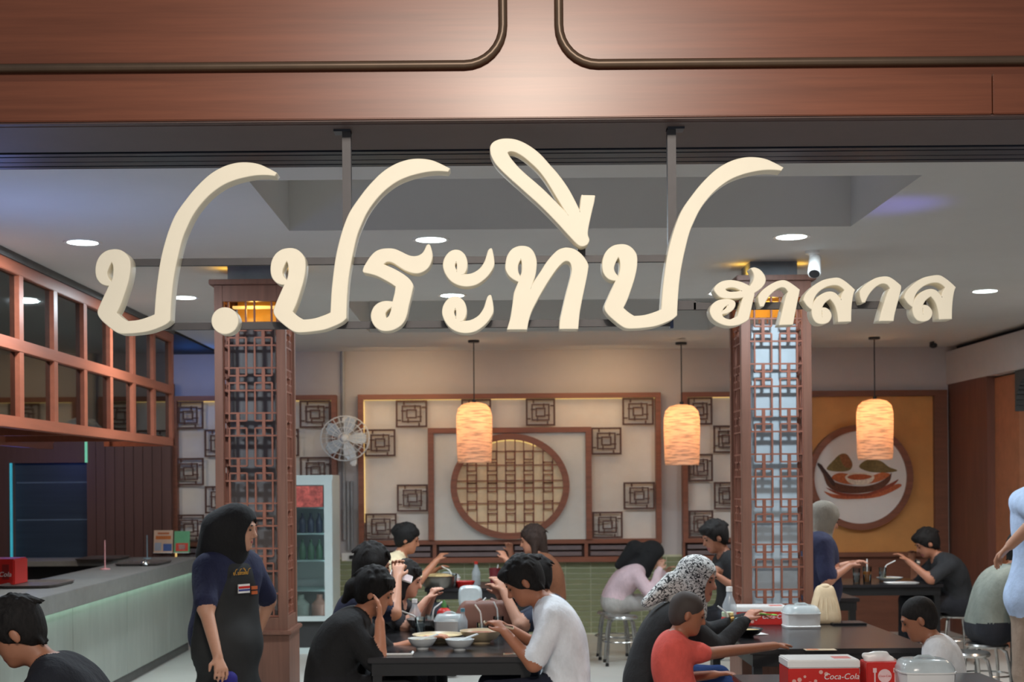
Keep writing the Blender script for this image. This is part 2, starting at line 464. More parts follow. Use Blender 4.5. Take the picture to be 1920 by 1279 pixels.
ho_o = [(715,110,1),(760,102),(830,130),(880,180),(912,240),(915,300),(885,360),(830,415),(750,470,1),(745,520),(720,620),(700,720),(675,830),(665,865,1),(610,905),(520,945),(420,962),(330,955),(230,920),(150,865),(110,800),(98,740),(115,680),(170,620),(250,585),(340,575),(410,585),(455,610),(463,650),(445,700),(400,745),(340,775),(275,785,1),(268,805),(280,835),(320,865),(390,882),(450,860),(510,830,1),(530,760),(555,670),(580,590),(605,530,1),(520,545),(420,550),(320,548),(240,525),(185,470),(160,425),(175,385),(220,340),(290,305),(380,292),(470,298),(560,320),(630,350),(690,385,1),(735,320),(758,250),(755,190),(735,145)]
ho_h = [(325,405),(400,385),(480,395),(575,445,1),(500,463),(400,468),(345,455),(318,430)]
ho_h2 = [(264,753,1),(285,705),(330,662),(368,650,1),(345,700),(305,738)]
aa_o = [(850,672,1),(830,610),(822,530,1),(870,460),(950,390),(1040,335),(1130,300),(1215,295),(1290,330),(1370,385),(1428,430,1),(1415,500),(1390,620),(1365,750),(1345,850),(1330,942,1),(1138,948,1),(1160,850),(1190,720),(1220,600),(1250,500),(1275,460,1),(1240,410),(1200,385),(1150,385),(1090,410),(1020,465),(960,530),(920,600),(890,668,1)]
lo_o = [(105,375,1),(125,320),(170,265),(240,205),(320,160),(410,138),(490,132),(550,160),(610,205),(672,262,1),(655,310),(640,400),(632,500),(630,612,1),(497,616,1),(490,540),(470,460),(440,400),(400,355,1),(345,395),(315,435),(303,468,1),(350,470),(390,500),(410,545),(400,590),(370,625),(310,640),(250,625),(215,580),(200,520),(205,450),(230,390),(280,335),(340,300),(400,287),(450,300),(490,335),(525,378,1),(535,320),(570,265,1),(540,235),(490,207),(430,203),(360,220),(290,260),(240,310),(210,370),(200,440),(196,478,1),(150,440)]
lo_h = [(306,490,1),(300,530),(312,570,1),(320,530)]
a2_o = [(765,398,1),(745,340),(738,280,1),(780,225),(860,165),(940,128),(1040,118),(1110,150),(1190,215,1),(1192,245),(1170,340),(1140,450),(1118,540),(1108,605,1),(958,605,1),(985,500),(1020,390),(1050,300),(1082,245,1),(1055,205),(1010,185),(960,192),(900,230),(850,285),(815,340),(790,395,1)]
def rot(pts, cx, cy, a, dx, dy):
    c, s = math.cos(a), math.sin(a)
    return [(cx+(x-cx)*c-(y-cy)*s+dx, cy+(x-cx)*s+(y-cy)*c+dy) for x, y in pts]
po = (spline(po_o, 3.6556, 490, 290), [spline(po_h, 3.6556, 490, 290)])
def po_at(a, dx, dy): return rot(po[0], 508, 505, a, dx, dy), [rot(h, 508, 505, a, dx, dy) for h in po[1]]
circ = [(421.5+24*math.cos(k*math.pi/16), 601.5+24*math.sin(k*math.pi/16)) for k in range(32)]
A = (spline(a_o, 6.396, 670, 440), [spline(a_h, 6.396, 670, 440)])
LO = (spline(lo_o, 6, 1490, 500), [spline(lo_h, 6, 1490, 500)])
def sh(g, dx, dy): return [(x+dx, y+dy) for x, y in g[0]], [[(x+dx, y+dy) for x, y in h] for h in g[1]]
LETTERS = [po_at(.019, -328.5, 1.5), (circ, []), po, (spline(ro_o, 6.396, 670, 440), [spline(ro_h, 6.396, 670, 440)]), A, sh(A, -10/6.396, 560/6.396),
    (spline(th_o, 5.333, 940, 440), [spline(th_h, 5.333, 940, 440)]), (spline(ii_o, 5.813, 900, 250), [spline(ii_h, 5.813, 900, 250)]), po_at(.018, 622, -8),
    (spline(ho_o, 8, 1320, 490), [spline(ho_h, 8, 1320, 490), spline(ho_h2, 8, 1320, 490)]), (spline(aa_o, 8, 1320, 490), []), LO, (spline(a2_o, 6, 1490, 500), []), sh(LO, 1134/6, -29/6)]
def outline_mesh(name, loops, half, bev=0.0):
    cu = bpy.data.curves.new(name, 'CURVE'); cu.dimensions = '2D'; cu.fill_mode = 'BOTH'; cu.extrude = half; cu.bevel_depth = bev; cu.bevel_resolution = 1
    for lp in loops:
        sp = cu.splines.new('POLY'); sp.points.add(len(lp)-1); sp.use_cyclic_u = True
        for i, (x, z) in enumerate(lp): sp.points[i].co = (x, z, 0, 1)
    o = bpy.data.objects.new(name, cu); COL.objects.link(o)
    me = bpy.data.meshes.new_from_object(o.evaluated_get(bpy.context.evaluated_depsgraph_get()))
    bpy.data.objects.remove(o); bpy.data.curves.remove(cu)
    n = len(me.vertices); co = np.empty(n*3, 'f'); me.vertices.foreach_get('co', co); co = co.reshape(-1, 3)
    co = np.stack([co[:, 0], -co[:, 2], co[:, 1]], 1)      # stand it up: x, depth, z
    me.vertices.foreach_set('co', co.ravel()); me.update()
    me.materials.clear()
    return me
DS, TH = 4.955, .075
sign = thing('hanging_sign', 'cream Thai lettering on steel rails hung under the wooden entrance beam', 'sign', (0, 5.09, 3.0))
for i, (o_, hs) in enumerate(LETTERS):
    def cv(l): return [(P(x, y, DS).x, P(x, y, DS).z) for x, y in l]
    me = outline_mesh('letter', [cv(o_)]+[cv(h) for h in hs], TH/2-.003, .003)
    o = link('letter', me, CREAM, sign, (0, DS+TH/2, 0))
    if i == 1: o.name = 'letter_dot'
yr = DS+TH+.012
def rail(xa, xb, py, w=.0125, name='rail'):
    z = P((xa+xb)/2, py, yr).z
    a, b = P(xa, py, yr).x, P(xb, py, yr).x
    MB().box(a, b, yr-.0115, yr+.0125, z-w, z+w).build(name, RAILM, sign)
rail(238, 1252, 489); rail(285, 1262, 609); rail(1262, 1304, 573, .016); rail(1300, 1735, 573)
zr = P(1262, 609, yr).z
MB().box(P(1258, 600, yr).x-.004, P(1262, 600, yr).x, yr-.012, yr+.012, zr-.013, zr+.013).build('end_cap', M('blue_cap', (58, 70, 100), .5), sign)
for px, sd in ((651, -1), (1260, 1)):
    a, b = P(px-8, 400, yr+.02).x, P(px+8, 400, yr+.02).x
    MB().box(a, b, yr+.012, yr+.045, P(px, 489, yr).z-.012, 2.99).build('post', RAILM, sign)
    MB().box(a-(.03 if sd < 0 else 0), b+(.03 if sd > 0 else 0), yr+.0, yr+.06, 2.982, 2.99).build('mounting_plate', METALDK, sign)
a = P(1090, 470, yr)
MB().box(a.x-.014, a.x+.014, yr-.012, yr+.0, P(0, 489, yr).z, a.z+.01).build('stub_post', RAILM, sign)
settle(sign)

# ------------------------------------------------------------------ columns with lattice
def lattice_face(w, z0, z1, t=.0105, d=.016):
    """fretwork of a face w wide, from z0 to z1, standing in the XZ plane"""
    mb = MB(); nz = max(1, round((z1-z0)/.31)); per = (z1-z0)/nz
    X = lambda u: (u-.5)*w
    def hb(u0, u1, z, e): mb.box(X(u0), X(u1), -e, d+e, z-t/2, z+t/2)
    def vb(u, za, zb, e): mb.box(X(u)-t/2, X(u)+t/2, -e, d+e, za, zb)
    for u in (0, 1): vb(u, z0, z1, .004)
    sq = ((.10, .245), (.275, .42), (.58, .725), (.755, .90))
    for k in range(nz):
        zb = z0+k*per; sh = per*.17
        za1, za2 = zb+per*.03, zb+per*.03+sh            # lower row of squares
        zc1, zc2 = zb+per*.36, zb+per*.36+sh            # upper row
        hb(0, 1, za1, .001); hb(0, 1, zc2, .001)
        for (a, b) in sq:
            for z in (za2, zc1): hb(a, b, z, .001)
            for (p, q) in ((za1, za2), (zc1, zc2)): vb(a, p, q, .002); vb(b, p, q, .002)
        for u in (.245, .275, .725, .755): vb(u, za2, zc1, .003)
        for u in (.10, .42, .58, .90): vb(u, zc2, zb+per*1.03, .003)
    return mb
def column(px0, px1, D, label, lit):
    xa, xb = P(px0, 800, D).x, P(px1, 800, D).x
    w = xb-xa; xm = (xa+xb)/2; ym = D+w/2; h = w/2
    zt = 3.06; zb = P(480, 1184, D).z
    root = thing('lattice_column', label, 'column', (xm, ym, 0))
    def B(*a): return MB().box(*a)
    st = .058
    for sx in (-1, 1):
        for sy in (-1, 1):
            x, y = sx*(h-st/2), sy*(h-st/2)
            B(x-st/2, x+st/2, y-st/2, y+st/2, zb, zt-.02).build('corner_post', WOODV, root, bevel=.003)
    B(-h-.03, h+.03, -h-.03, h+.03, zt-.02, zt+.015).build('crown', WOODV, root, bevel=.004)
    for k in range(4):
        o = B(-h+st, h-st, -h+.002, -h+st-.012, zt-.13, zt-.02).build('top_rail', WOODV, root)
        o.rotation_euler.z = k*math.pi/2
        o = B(-h+st, h-st, -h+.002, -h+st-.012, zb, zb+.09).build('bottom_rail', WOODV, root)
        o.rotation_euler.z = k*math.pi/2
        o = lattice_face(w-2*st, zb+.09, zt-.13).build('lattice', LATT, root)
        o.location = (0, 0, 0); o.rotation_euler.z = k*math.pi/2
        for v in o.data.vertices: v.co.y += -h+.018
    e = h-.085
    ac = M('acrylic_lit' if lit else 'acrylic_grey', (168, 181, 189) if lit else (104, 101, 101), .35, emit=(200, 225, 240), estr=.05 if lit else 0.0, var=.1, scale=(4, 4, 4))  # lit core: backlight put into a paler colour and faint glow
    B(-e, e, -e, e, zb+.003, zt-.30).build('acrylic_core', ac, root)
    B(-e, e, h-.07, h-.06, zt-.22, zt-.03).build('lamp_board', M('warm_board', (240, 190, 90)), root)  # yellow glow of the column top put into the board colour
    B(-e, e, -.03, .03, zt-.15, zt-.135).build('lamp_strip', EMP, root)
    B(-h-.012, h+.012, -h-.012, h+.012, 0, zb-.025).build('plinth', WOODV, root, bevel=.004)
    B(-h-.03, h+.03, -h-.03, h+.03, zb-.025, zb+.004).build('plinth_molding', WOODV, root, bevel=.006)
    B(-.16, .16, -.16, .16, zt+.015, CZ).build('concrete_core', M('concrete_grey', (128, 134, 140), .8), root)
    return root
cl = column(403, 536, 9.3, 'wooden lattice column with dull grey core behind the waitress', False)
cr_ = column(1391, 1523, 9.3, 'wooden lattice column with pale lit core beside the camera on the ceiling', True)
sk = MB().box(-.03, .03, -.012, 0, -.045, .045).build('wall_socket', WHITE, cl)
sk.location = (.245, -.22, .30)
o = MB().box(-.0, .07, -.05, -.012, -.02, .02).build('plug', WHITE, cl); o.location = (.25, -.22, .30)

# ------------------------------------------------------------------ framed wall panels
def fret(name, root, x0, x1, z0, z1, y):
    mb = MB(); w, h = x1-x0, z1-z0; t = .020; d = .018
    def rect(i, tt, sx=0, sz=0):
        a, b, c, e = x0+w*i+sx, x1-w*i+sx, z0+h*i+sz, z1-h*i+sz
        mb.box(a, b, y, y+d, c, c+tt); mb.box(a, b, y, y+d, e-tt, e); mb.box(a, a+tt, y, y+d, c+tt, e-tt); mb.box(b-tt, b, y, y+d, c+tt, e-tt)
    rect(0.0, t); rect(.19, t*.8); rect(.33, t*.8)
    # pinwheel links between the squares
    cx, cz = (x0+x1)/2, (z0+z1)/2
    for k in range(4):
        a = k*math.pi/2; ca, sa = round(math.cos(a)), round(math.sin(a))
        for (r0, r1, off) in ((.33, .5, .24), (.18, .33, -.11)):
            p = [(r0, off-.025), (r1, off+.025)]
            q = [(u*ca-v*sa, u*sa+v*ca) for u, v in p]
            xa, xb = sorted((cx+q[0][0]*w, cx+q[1][0]*w)); za, zb = sorted((cz+q[0][1]*h, cz+q[1][1]*h))
            mb.box(xa, xb, y+.002, y+d-.002, za, zb)
    return mb.build(name, DARKWOOD, root)
YP = YB-.11
def wx(px): return (px-PX+ROLL*0)*YP/F
def wz(py, px=956): return ZC-((py-PY)+ROLL*(px-PX))*YP/F
ZT, ZB, ZD = wz(738), wz(1012), wz(1050)
def panel(pa, pb, label, squares, inner=None):
    xa, xb = wx(pa), wx(pb); t = wx(PX+10)
    root = thing('wall_panel', label, 'wall panel', ((xa+xb)/2, YB-.06, ZD))
    MB().box(xa+t, xb-t, YB-.03, YB-.002, ZB, ZT-.02).build('backing', WHITEP, root)
    for (a, b, c, d, nm) in ((xa, xb, ZT-.055, ZT, 'top_rail'), (xa, xa+t, ZB, ZT-.055, 'stile'), (xb-t, xb, ZB, ZT-.055, 'stile'), (xa, xb, ZB-.05, ZB, 'middle_rail'), (xa, xb, ZD-.03, ZD+.03, 'bottom_rail')):
        MB().box(a, b, YP-.02, YB-.002, c, d).build(nm, WOOD, root, bevel=.003)
    # louvres under the middle rail
    n = max(1, round((xb-xa)/.85))
    MB().box(xa, xb, YB-.05, YB-.002, ZD+.03, ZB-.05).build('louvre_back', DARKWOOD, root)
    for i in range(n):
        a = xa+(xb-xa)*i/n; b = xa+(xb-xa)*(i+1)/n
        MB().box(a-.02 if i else a, a+.02, YP-.015, YB-.05, ZD+.03, ZB-.05).build('louvre_post', WOOD, root)
        for k in range(2):
            z = ZD+.04+k*(ZB-.05-ZD-.04)/2
            MB().box(a+.05, b-.05, YP+.01, YB-.05, z, z+.045).build('louvre', GREYW, root)
    # warm light strip behind the frame
    MB().box(xa+t, xb-t, YB-.05, YB-.04, ZT-.062, ZT-.054).build('led_strip', EMP, root)
    if pb-pa > 500: MB().box(xa+t, xa+t+.008, YB-.05, YB-.04, ZB+.2, ZT-.07).build('led_strip', EMP, root)
    for (a, b, c, d) in squares:
        fret('fretwork_square', root, wx(a), wx(b), wz(d), wz(c), YP)
    return root
def grid(c0, cw, cols, par, r1=5):
    out = []
    for i in range(cols):
        for r in range(r1):
            if (i+r+par) % 2 == 0: out.append((c0+i*cw, c0+(i+1)*cw-1.5, 748+r*53, 748+r*53+51.5))
    return out
pl = panel(323, 632, 'framed white wall panel with fretwork checkerboard behind the left lattice column', grid(324, 59.6, 5, 0))
sqs = [(743, 802, 749, 800), (866, 922, 748, 800), (987, 1042, 748, 799), (1168, 1227, 748, 799), (684, 742, 803, 854), (1109, 1166, 803, 854), (744, 802, 907, 958), (684, 743, 961, 1011), (1169, 1228, 906, 957), (1110, 1167, 961, 1011)]
pc = panel(672, 1240, 'wide framed wall panel with round lattice window in the middle', sqs)
pr = panel(1280, 1500, 'framed white wall panel with fretwork squares right of the round window', grid(1291, 47.5, 4, 0))
# portal and round window of the middle panel
for (a, b, c, d, nm) in ((803, 814, 812, 1012, 'portal_post'), (1098, 1109, 812, 1012, 'portal_post'), (803, 1109, 802, 812, 'portal_rail')):
    MB().box(wx(a), wx(b), YP-.06, YB-.03, wz(d), wz(c)).build(nm, WOOD, pc, bevel=.003)
MB().box(wx(814), wx(1098), YP-.02, YB-.03, wz(1012), wz(812)).build('portal_backing', M('portal_white', (206, 204, 200), .7, var=.03), pc)
cx, cz = wx(956), wz(912); aa, bb = wx(PX+111), (wz(813)-wz(1011))/2
MB().ring(cx, YP-.10, cz, aa, bb, .07, .08).build('round_frame', WOOD, pc, smooth=True)
disc = MB(); nn = 48
disc.poly([(cx+(aa-.06)*math.cos(2*math.pi*k/nn), YP-.026, cz+(bb-.06)*math.sin(2*math.pi*k/nn)) for k in range(nn)], [tuple(range(nn))])
disc.build('window_paper', M('window_paper', (228, 206, 172), .8, emit=(255, 220, 170), estr=.06), pc)  # faint warm glow built into the paper
lt = MB(); t = .012
def chord(u): return math.sqrt(max(0, 1-u*u))
ia, ib = aa-.065, bb-.065
vx = [-.80, -.62, -.42, -.24, -.08, .10, .26, .44, .62, .80]
for u in vx:
    c = chord(u)*ib; x = cx+u*ia
    lt.box(x-t/2, x+t/2, YP-.073, YP-.062, cz-c, cz+c)
for u in (-.76, -.36, -.03, .12, .45, .74):
    c = chord(u)*ia; z = cz+u*ib
    lt.box(cx-c, cx+c, YP-.075, YP-.06, z-t/2, z+t/2)
for u in (-.71, -.33, .01, .35, .71):
    for v in (-.66, -.40, -.02, .16, .42, .66):
        if (u*u+v*v) > .80: continue
        x, z = cx+u*ia, cz+v*ib; s = .052
        for (a, b, c, d) in ((x-s, x+s, z-s, z-s+t), (x-s, x+s, z+s-t, z+s), (x-s, x-s+t, z-s, z+s), (x+s-t, x+s, z-s, z+s)):
            lt.box(a, b, YP-.082, YP-.062, c, d)
lt.build('round_lattice', LATT, pc)
MB().tube([(cx+math.cos(a)*(aa-.075), YP-.05, cz+math.sin(a)*(bb-.075)) for a in [math.radians(60+6*k) for k in range(13)]], .008, 6).build('led_strip', EMP, pc)
for r in (pl, pc, pr): settle(r)

# gold niche with a round picture
gx0, gx1 = wx(1500), wx(1779)
gp = thing('gold_wall_panel', 'gold painted wall panel in a brown wooden frame', 'wall panel', ((gx0+gx1)/2, YB-.06, ZD))
MB().box(gx0, wx(1754), YB-.03, YB-.002, wz(1036, 1640), ZT-.03).build('gold_field', GOLD, gp)
for (a, b, c, d, nm) in ((gx0, gx1, ZT-.06, ZT+.005, 'top_rail'), (wx(1754), gx1, ZD, ZT-.06, 'stile'), (gx0, gx0+.1, ZD, ZT-.06, 'stile'), (gx0, wx(1754), ZD, wz(1036, 1640), 'bottom_rail')):
    MB().box(a, b, YP+.02, YB-.002, c, d).build(nm, M('niche_wood', (116, 72, 54), .5, var=.15, scale=(3, 20, 20)), gp, bevel=.003)
MB().box(gx0, gx1, YB-.03, YB-.002, 0, ZD).build('lower_board', MATS['niche_wood'], gp)
settle(gp)
pc_, D_ = P(1614, 895, YB-.12), YB-.12
pic = thing('round_picture', 'round white picture of a boat and soup bowl on the gold wall', 'picture', (pc_.x, YB-.03, pc_.z))
R = 88*D_/F
MB().ring(0, -.09, 0, R+.065, R+.065, .07, .09).build('picture_frame', WOOD, pic, smooth=True)
q = MB(); q.poly([(R*math.cos(2*math.pi*k/nn), -.06, R*math.sin(2*math.pi*k/nn)) for k in range(nn)], [tuple(range(nn))]); q.build('picture_disc', M('picture_white', (226, 220, 216), .6, var=.02), pic)
def blot(name, pts, rgb, y):
    l = [((x-1614)*D_/F, -(z-895)*D_/F) for x, z in spline(pts, 2.78, 1240, 500, 4)]
    link(name, outline_mesh(name, [l], .001), M('ink_%d_%d_%d' % rgb, rgb, .7, var=.3, scale=(40, 40, 40)), pic, (0, y, 0))
blot('painted_hill', [(865,1055),(900,1010),(935,978),(965,975),(985,995),(1000,1030),(985,1060),(930,1068)], (128, 108, 64), -.062)
blot('painted_hill', [(1035,1045),(1060,1015),(1100,1005),(1150,1015),(1190,1045),(1235,1065),(1180,1075),(1090,1070)], (122, 100, 58), -.062)
blot('painted_water', [(850,1170),(900,1185),(1000,1195),(1120,1180),(1230,1135),(1250,1150),(1140,1200),(1000,1212),(900,1205)], (186, 96, 60), -.062)
blot('painted_boat', [(818,1035,1),(840,1032),(880,1105),(950,1135),(1060,1145),(1150,1120),(1205,1075,1),(1190,1125),(1130,1165),(1020,1182),(920,1172),(868,1140),(845,1080)], (104, 62, 44), -.065)
blot('painted_sail', [(818,1035),(832,1028),(905,1120),(895,1140),(860,1090)], (72, 46, 38), -.0665)
blot('painted_hill', [(935,985),(965,978),(985,1000),(998,1035),(975,1050),(950,1030)], (150, 96, 60), -.0635)
blot('painted_water', [(860,1150),(950,1180),(1080,1180),(1200,1130),(1240,1110),(1200,1150),(1080,1195),(940,1192)], (150, 70, 48), -.0635)
blot('painted_food', [(890,1100),(930,1075),(1000,1085),(1080,1095),(1150,1075),(1195,1085),(1140,1120),(1050,1135),(950,1130)], (190, 104, 60), -.067)
blot('painted_bowl', [(960,1095),(1000,1075),(1060,1075),(1112,1092),(1095,1125),(1040,1138),(985,1128)], (230, 214, 196), -.069)
blot('painted_soup', [(972,1097),(1005,1083),(1060,1083),(1100,1095),(1060,1110),(1000,1110)], (176, 88, 52), -.071)

# ------------------------------------------------------------------ ceiling fixtures
first = None
for k, (px, D, lb) in enumerate(((155, 8.42, 'front row, left end, near the kitchen glass'), (808, 8.42, 'front row, middle'), (1484, 8.42, 'front row, right, before the security camera'),
        (345, 10.93, 'back row, left end, beside the first column'), (848, 10.93, 'back row, between the two columns'), (1352, 10.93, 'back row, beside the right column'), (1847, 10.93, 'back row, far right end'))):
    p = G(px, D, CZ)
    if first is None:
        r = thing('downlight', '', 'ceiling light', p, 'round ceiling downlights')
        MB().lathe([(.085, -.004), (.112, -.006), (.115, 0), (.085, 0)], 32).build('rim', WHITE, r, smooth=True)
        MB().lathe([(.0, -.004), (.1, -.0045)], 32).build('diffuser', EMW, r)
        first = r
    else:
        r = copy_tree(first); r.location = p
    r['label'] = 'round white downlight in the ceiling, '+lb
    light('downlight_lamp', 'AREA', (p.x, p.y, CZ-.02), 42, (232, 246, 255), (p.x, p.y, 0), size=.2)
for px, D in ((2500, 10.93), (2300, 8.42)):
    p = G(px, D, CZ)
    light('downlight_lamp', 'AREA', (min(p.x, 4.6), p.y, CZ-.02), 25, (255, 226, 200), (min(p.x, 4.6), p.y, 0), size=.2)

SHADE = shade_mat('woven_bamboo', (255, 230, 206), .12)
bulb_m = M('bulb_glow', (255, 250, 230), emit=(255, 226, 170), estr=22)
first = None
for px, py0, py1, D, lb in ((889, 755, 868, 14.4, 'in front of the round lattice window'), (1278, 760, 872, 14.4, 'beside the right lattice column'), (1640, 750, 862, 14.4, 'in front of the round picture')):
    t0 = P(px, py0, D); t1 = P(px, py1, D); h = t0.z-t1.z
    if first is None:
        r = thing('pendant_lamp', '', 'pendant lamp', (t0.x, D, t1.z), 'woven pendant lamps')
        prof = [(.172, 0), (.181, .1*h), (.187, .6*h), (.185, .78*h), (.168, .90*h), (.123, .97*h), (.055, h)]
        MB().lathe(prof+[(.05, h-.006), (.118, .965*h-.005), (.163, .893*h-.004), (.18, .78*h), (.182, .6*h), (.176, .06), (.167, 0), (.172, 0)], 32).build('lamp_shade', SHADE, r, smooth=True)
        MB().tube([(0, 0, h-.01), (0, 0, h+.03)], .02, 10).build('socket', BLACK, r)
        MB().ell((0, 0, h*.80), (.036, .036, .045)).build('bulb', bulb_m, r, smooth=True)
        MB().tube([(0, 0, h), (0, 0, CZ-t1.z)], .006, 6).build('cord', BLACK, r)
        MB().lathe([(.055, CZ-t1.z-.025), (.06, CZ-t1.z-.02), (.06, CZ-t1.z)], 20).build('ceiling_rose', BLACK, r)
        first = r
    else:
        r = copy_tree(first); r.location = (t0.x, D, t1.z)
    r['label'] = 'glowing woven bamboo pendant lamp '+lb
    light('pendant_bulb_light', 'POINT', (t0.x, D, t1.z+h*.76), 8.5, (255, 212, 164), size=.05)
    light('pendant_down_light', 'SPOT', (t0.x, D, t1.z+.02), 12, (255, 206, 150), (t0.x, D, 0), size=.1, spot=2.2, blend=.6)
# warm wash on the panels, glow inside the columns, blue kitchen light
for px in (760, 1130): light('panel_wash', 'AREA', (wx(px), YB-.75, 2.95), 7, (255, 214, 160), (wx(px), YB, 1.9), size=1.2)
for c in (cl, cr_):
    light('column_lamp', 'POINT', (c.location.x, c.location.y-.06, 2.88), 1.3, (255, 196, 96), size=.03)
    for dx in (-.2, .2): light('column_top_lamp', 'POINT', (c.location.x+dx, c.location.y-.05, 3.115), .35, (255, 200, 80), size=.02)  # added lights for the column glow spilling over the crown
light('kitchen_lamp', 'AREA', (-4.6, 12.5, 3.1), 30, (255, 236, 220), (-4.6, 13.5, 0), size=.8)  # unseen fill added to lift the kitchen boards
light('kitchen_blue_light', 'POINT', (-4.9, 14.2, 2.0), 4, (70, 110, 255), size=.15)
light('insect_lamp', 'POINT', (-3.25, 14.9, 2.9), 3.5, (70, 140, 255), size=.1)  # added blue light on the left back wall, source unseen
light('menu_screen_light', 'AREA', (-2.7, 7.2, 2.2), 5, (120, 160, 255), (-1.9, 7.2, 3.2), size=.6)  # added to tint the left ceiling blue, source unseen
light('purple_screen_light', 'SPOT', (2.4, 7.2, 2.3), 14, (120, 110, 255), (2.1, 7.6, 3.5), size=.1, spot=.7)  # added to turn the coffer's right face purple, source unseen

cctv = thing('security_camera', 'white bullet security camera hanging from the ceiling', 'security camera', G(1523, 8.95, CZ))
MB().lathe([(.045, 0), (.045, -.02), (.02, -.03), (.016, -.06)], 16).build('mount', WHITE, cctv, smooth=True)
b = MB().lathe([(.0, .055), (.034, .05), (.04, .04), (.042, -.09), (.038, -.1)], 18).build('housing', WHITE, cctv, smooth=True)
b.location = (.012, -.02, -.085); b.rotation_euler = (math.radians(-38), math.radians(14), 0)
l = MB().lathe([(.0, -.102), (.034, -.102), (.036, -.096)], 18).build('lens_cover', BLACK, cctv); l.location = b.location; l.rotation_euler = b.rotation_euler
c2 = thing('dome_camera', 'tiny black camera in the far right ceiling corner', 'security camera', P(1750, 648, 14.9))
MB().ell((0, 0, 0), (.04, .06, .03)).build('dome', BLACK, c2, smooth=True)
MB().box(-.01, .01, 0, .1, 0, .08).build('bracket', BLACK, c2)

# ------------------------------------------------------------------ kitchen glass cabinet and counter
cab = thing('glass_cabinet', 'long hanging kitchen cabinet of brown wood with two rows of glass panes', 'cabinet', (XC, 9, 2.07))
za, zm, zt = 2.07, 2.60, 3.13; y0, y1 = 6.1, 13.15; d = .07
for z, hh, nm in ((za, .075, 'bottom_rail'), (zm-.04, .08, 'middle_rail'), (zt-.08, .08, 'top_rail')):
    MB().box(XC-d, XC, y0, y1, z, z+hh).build(nm, M('cabinet_wood', (158, 88, 64), .4, var=.12, scale=(20, 1.5, 20)), cab, bevel=.004)
ym = [13.11-.7*k for k in range(11)]
for y in ym:
    MB().box(XC-d+.003, XC-.003, y-.04, y+.04, za+.075, zt-.08).build('mullion', MATS['cabinet_wood'], cab)
pane0 = None
for i in range(10):
    for (p, q) in ((za+.075, zm-.04), (zm+.04, zt-.08)):
        MB().box(XC-.04, XC-.034, ym[i+1]+.04, ym[i]-.04, p, q).build('pane', GLASSM, cab)
MB().box(XC-.6, XC, y1-.05, y1, za, za+.07).build('end_rail', MATS['cabinet_wood'], cab)
MB().box(XC-.6, XC-.03, y1-.05, y1, zm-.03, zm+.03).build('end_rail', MATS['cabinet_wood'], cab)
MB().box(XC-.6, XC-.03, y1-.05, y1, zt-.08, zt).build('end_rail', MATS['cabinet_wood'], cab)
MB().box(XC-.65, XC-.6, y1-.07, y1, za, zt).build('end_post', MATS['cabinet_wood'], cab)
MB().box(XC-.06, XC+.01, y0, y1, zt, CZ).build('filler_strip', M('filler_grey', (96, 96, 96), .7), cab)  # grey strip standing for the shadow gap above the cabinet
for y in (8.9, 10.4, 11.9): MB().box(XC-1.2, XC-.07, y-.04, y+.04, za+.01, za+.07).build('cross_beam', MATS['cabinet_wood'], cab)
MB().box(XC-1.22, XC-1.15, y0, y1, za-.02, za+.07).build('rear_rail', MATS['cabinet_wood'], cab)
settle(cab)

CT = .955
cnt = thing('service_counter', 'long grey service counter with softly lit front panels', 'counter', (XC-.35, 9.5, 0))
MB().box(XC-.62, XC, 5.7, 14.4, CT-.13, CT).build('worktop', COUNTER, cnt, bevel=.004)
MB().box(XC-3.2, XC-.62, 13.75, 14.4, CT-.05, CT).build('return_worktop', COUNTER, cnt)
MB().box(XC-3.2, XC-.62, 13.82, 14.35, 0, CT-.05).build('return_body', BLACK, cnt)
yy = 5.7
while yy < 14.3:
    e = min(yy+1.52, 14.36)
    MB().box(XC-.14, XC-.10, yy+.003, e-.003, .1, CT-.13).build('front_panel', COUNTERP, cnt)
    yy = e
MB().box(XC-.60, XC-.14, 5.75, 14.3, 0, CT-.13).build('body', M('counter_body', (90, 90, 88), .6), cnt)
MB().box(XC-.06, XC-.045, 5.75, 14.3, CT-.14, CT-.13).build('led_strip', M('cool_strip_glow', (230, 255, 245), emit=(205, 255, 232), estr=7), cnt)
settle(cnt)

# ------------------------------------------------------------------ wall fan, conduit, socket, fridge
fp = P(650, 822, 15.1)
fan = thing('wall_fan', 'white round wall fan on a bracket left of the middle panel', 'fan', (fp.x, YB, fp.z+.2))
MB().box(-.09, .07, -.06, -.0, -.03, .05).build('bracket', WHITE, fan, bevel=.01)
MB().tube([(0, -.05, 0), (0, -.22, -.06), (-.02, -.3, -.16)], .022, 8).build('arm', WHITE, fan, smooth=True)
MB().ell((-.02, -.32, -.2), (.07, .09, .07)).build('motor', WHITE, fan, smooth=True)
cg = MB()
for rr, yy in ((.265, -.40), (.2, -.445), (.13, -.465), (.06, -.475), (.265, -.36), (.2, -.335), (.12, -.32)):
    cg.tube([(-.02+rr*math.cos(2*math.pi*k/28), yy, -.2+rr*.92*math.sin(2*math.pi*k/28)) for k in range(29)], .006 if rr > .26 else .0035, 5, cap=False)
for k in range(24):
    a = 2*math.pi*k/24; ca, sa = math.cos(a), .92*math.sin(a)
    cg.tube([(-.02+.05*ca, -.475, -.2+.05*sa), (-.02+.16*ca, -.46, -.2+.16*sa), (-.02+.265*ca, -.40, -.2+.265*sa), (-.02+.265*ca, -.36, -.2+.265*sa), (-.02+.12*ca, -.32, -.2+.12*sa)], .003, 4)
cg.build('cage', M('fan_cage', (216, 220, 224), .3), fan)
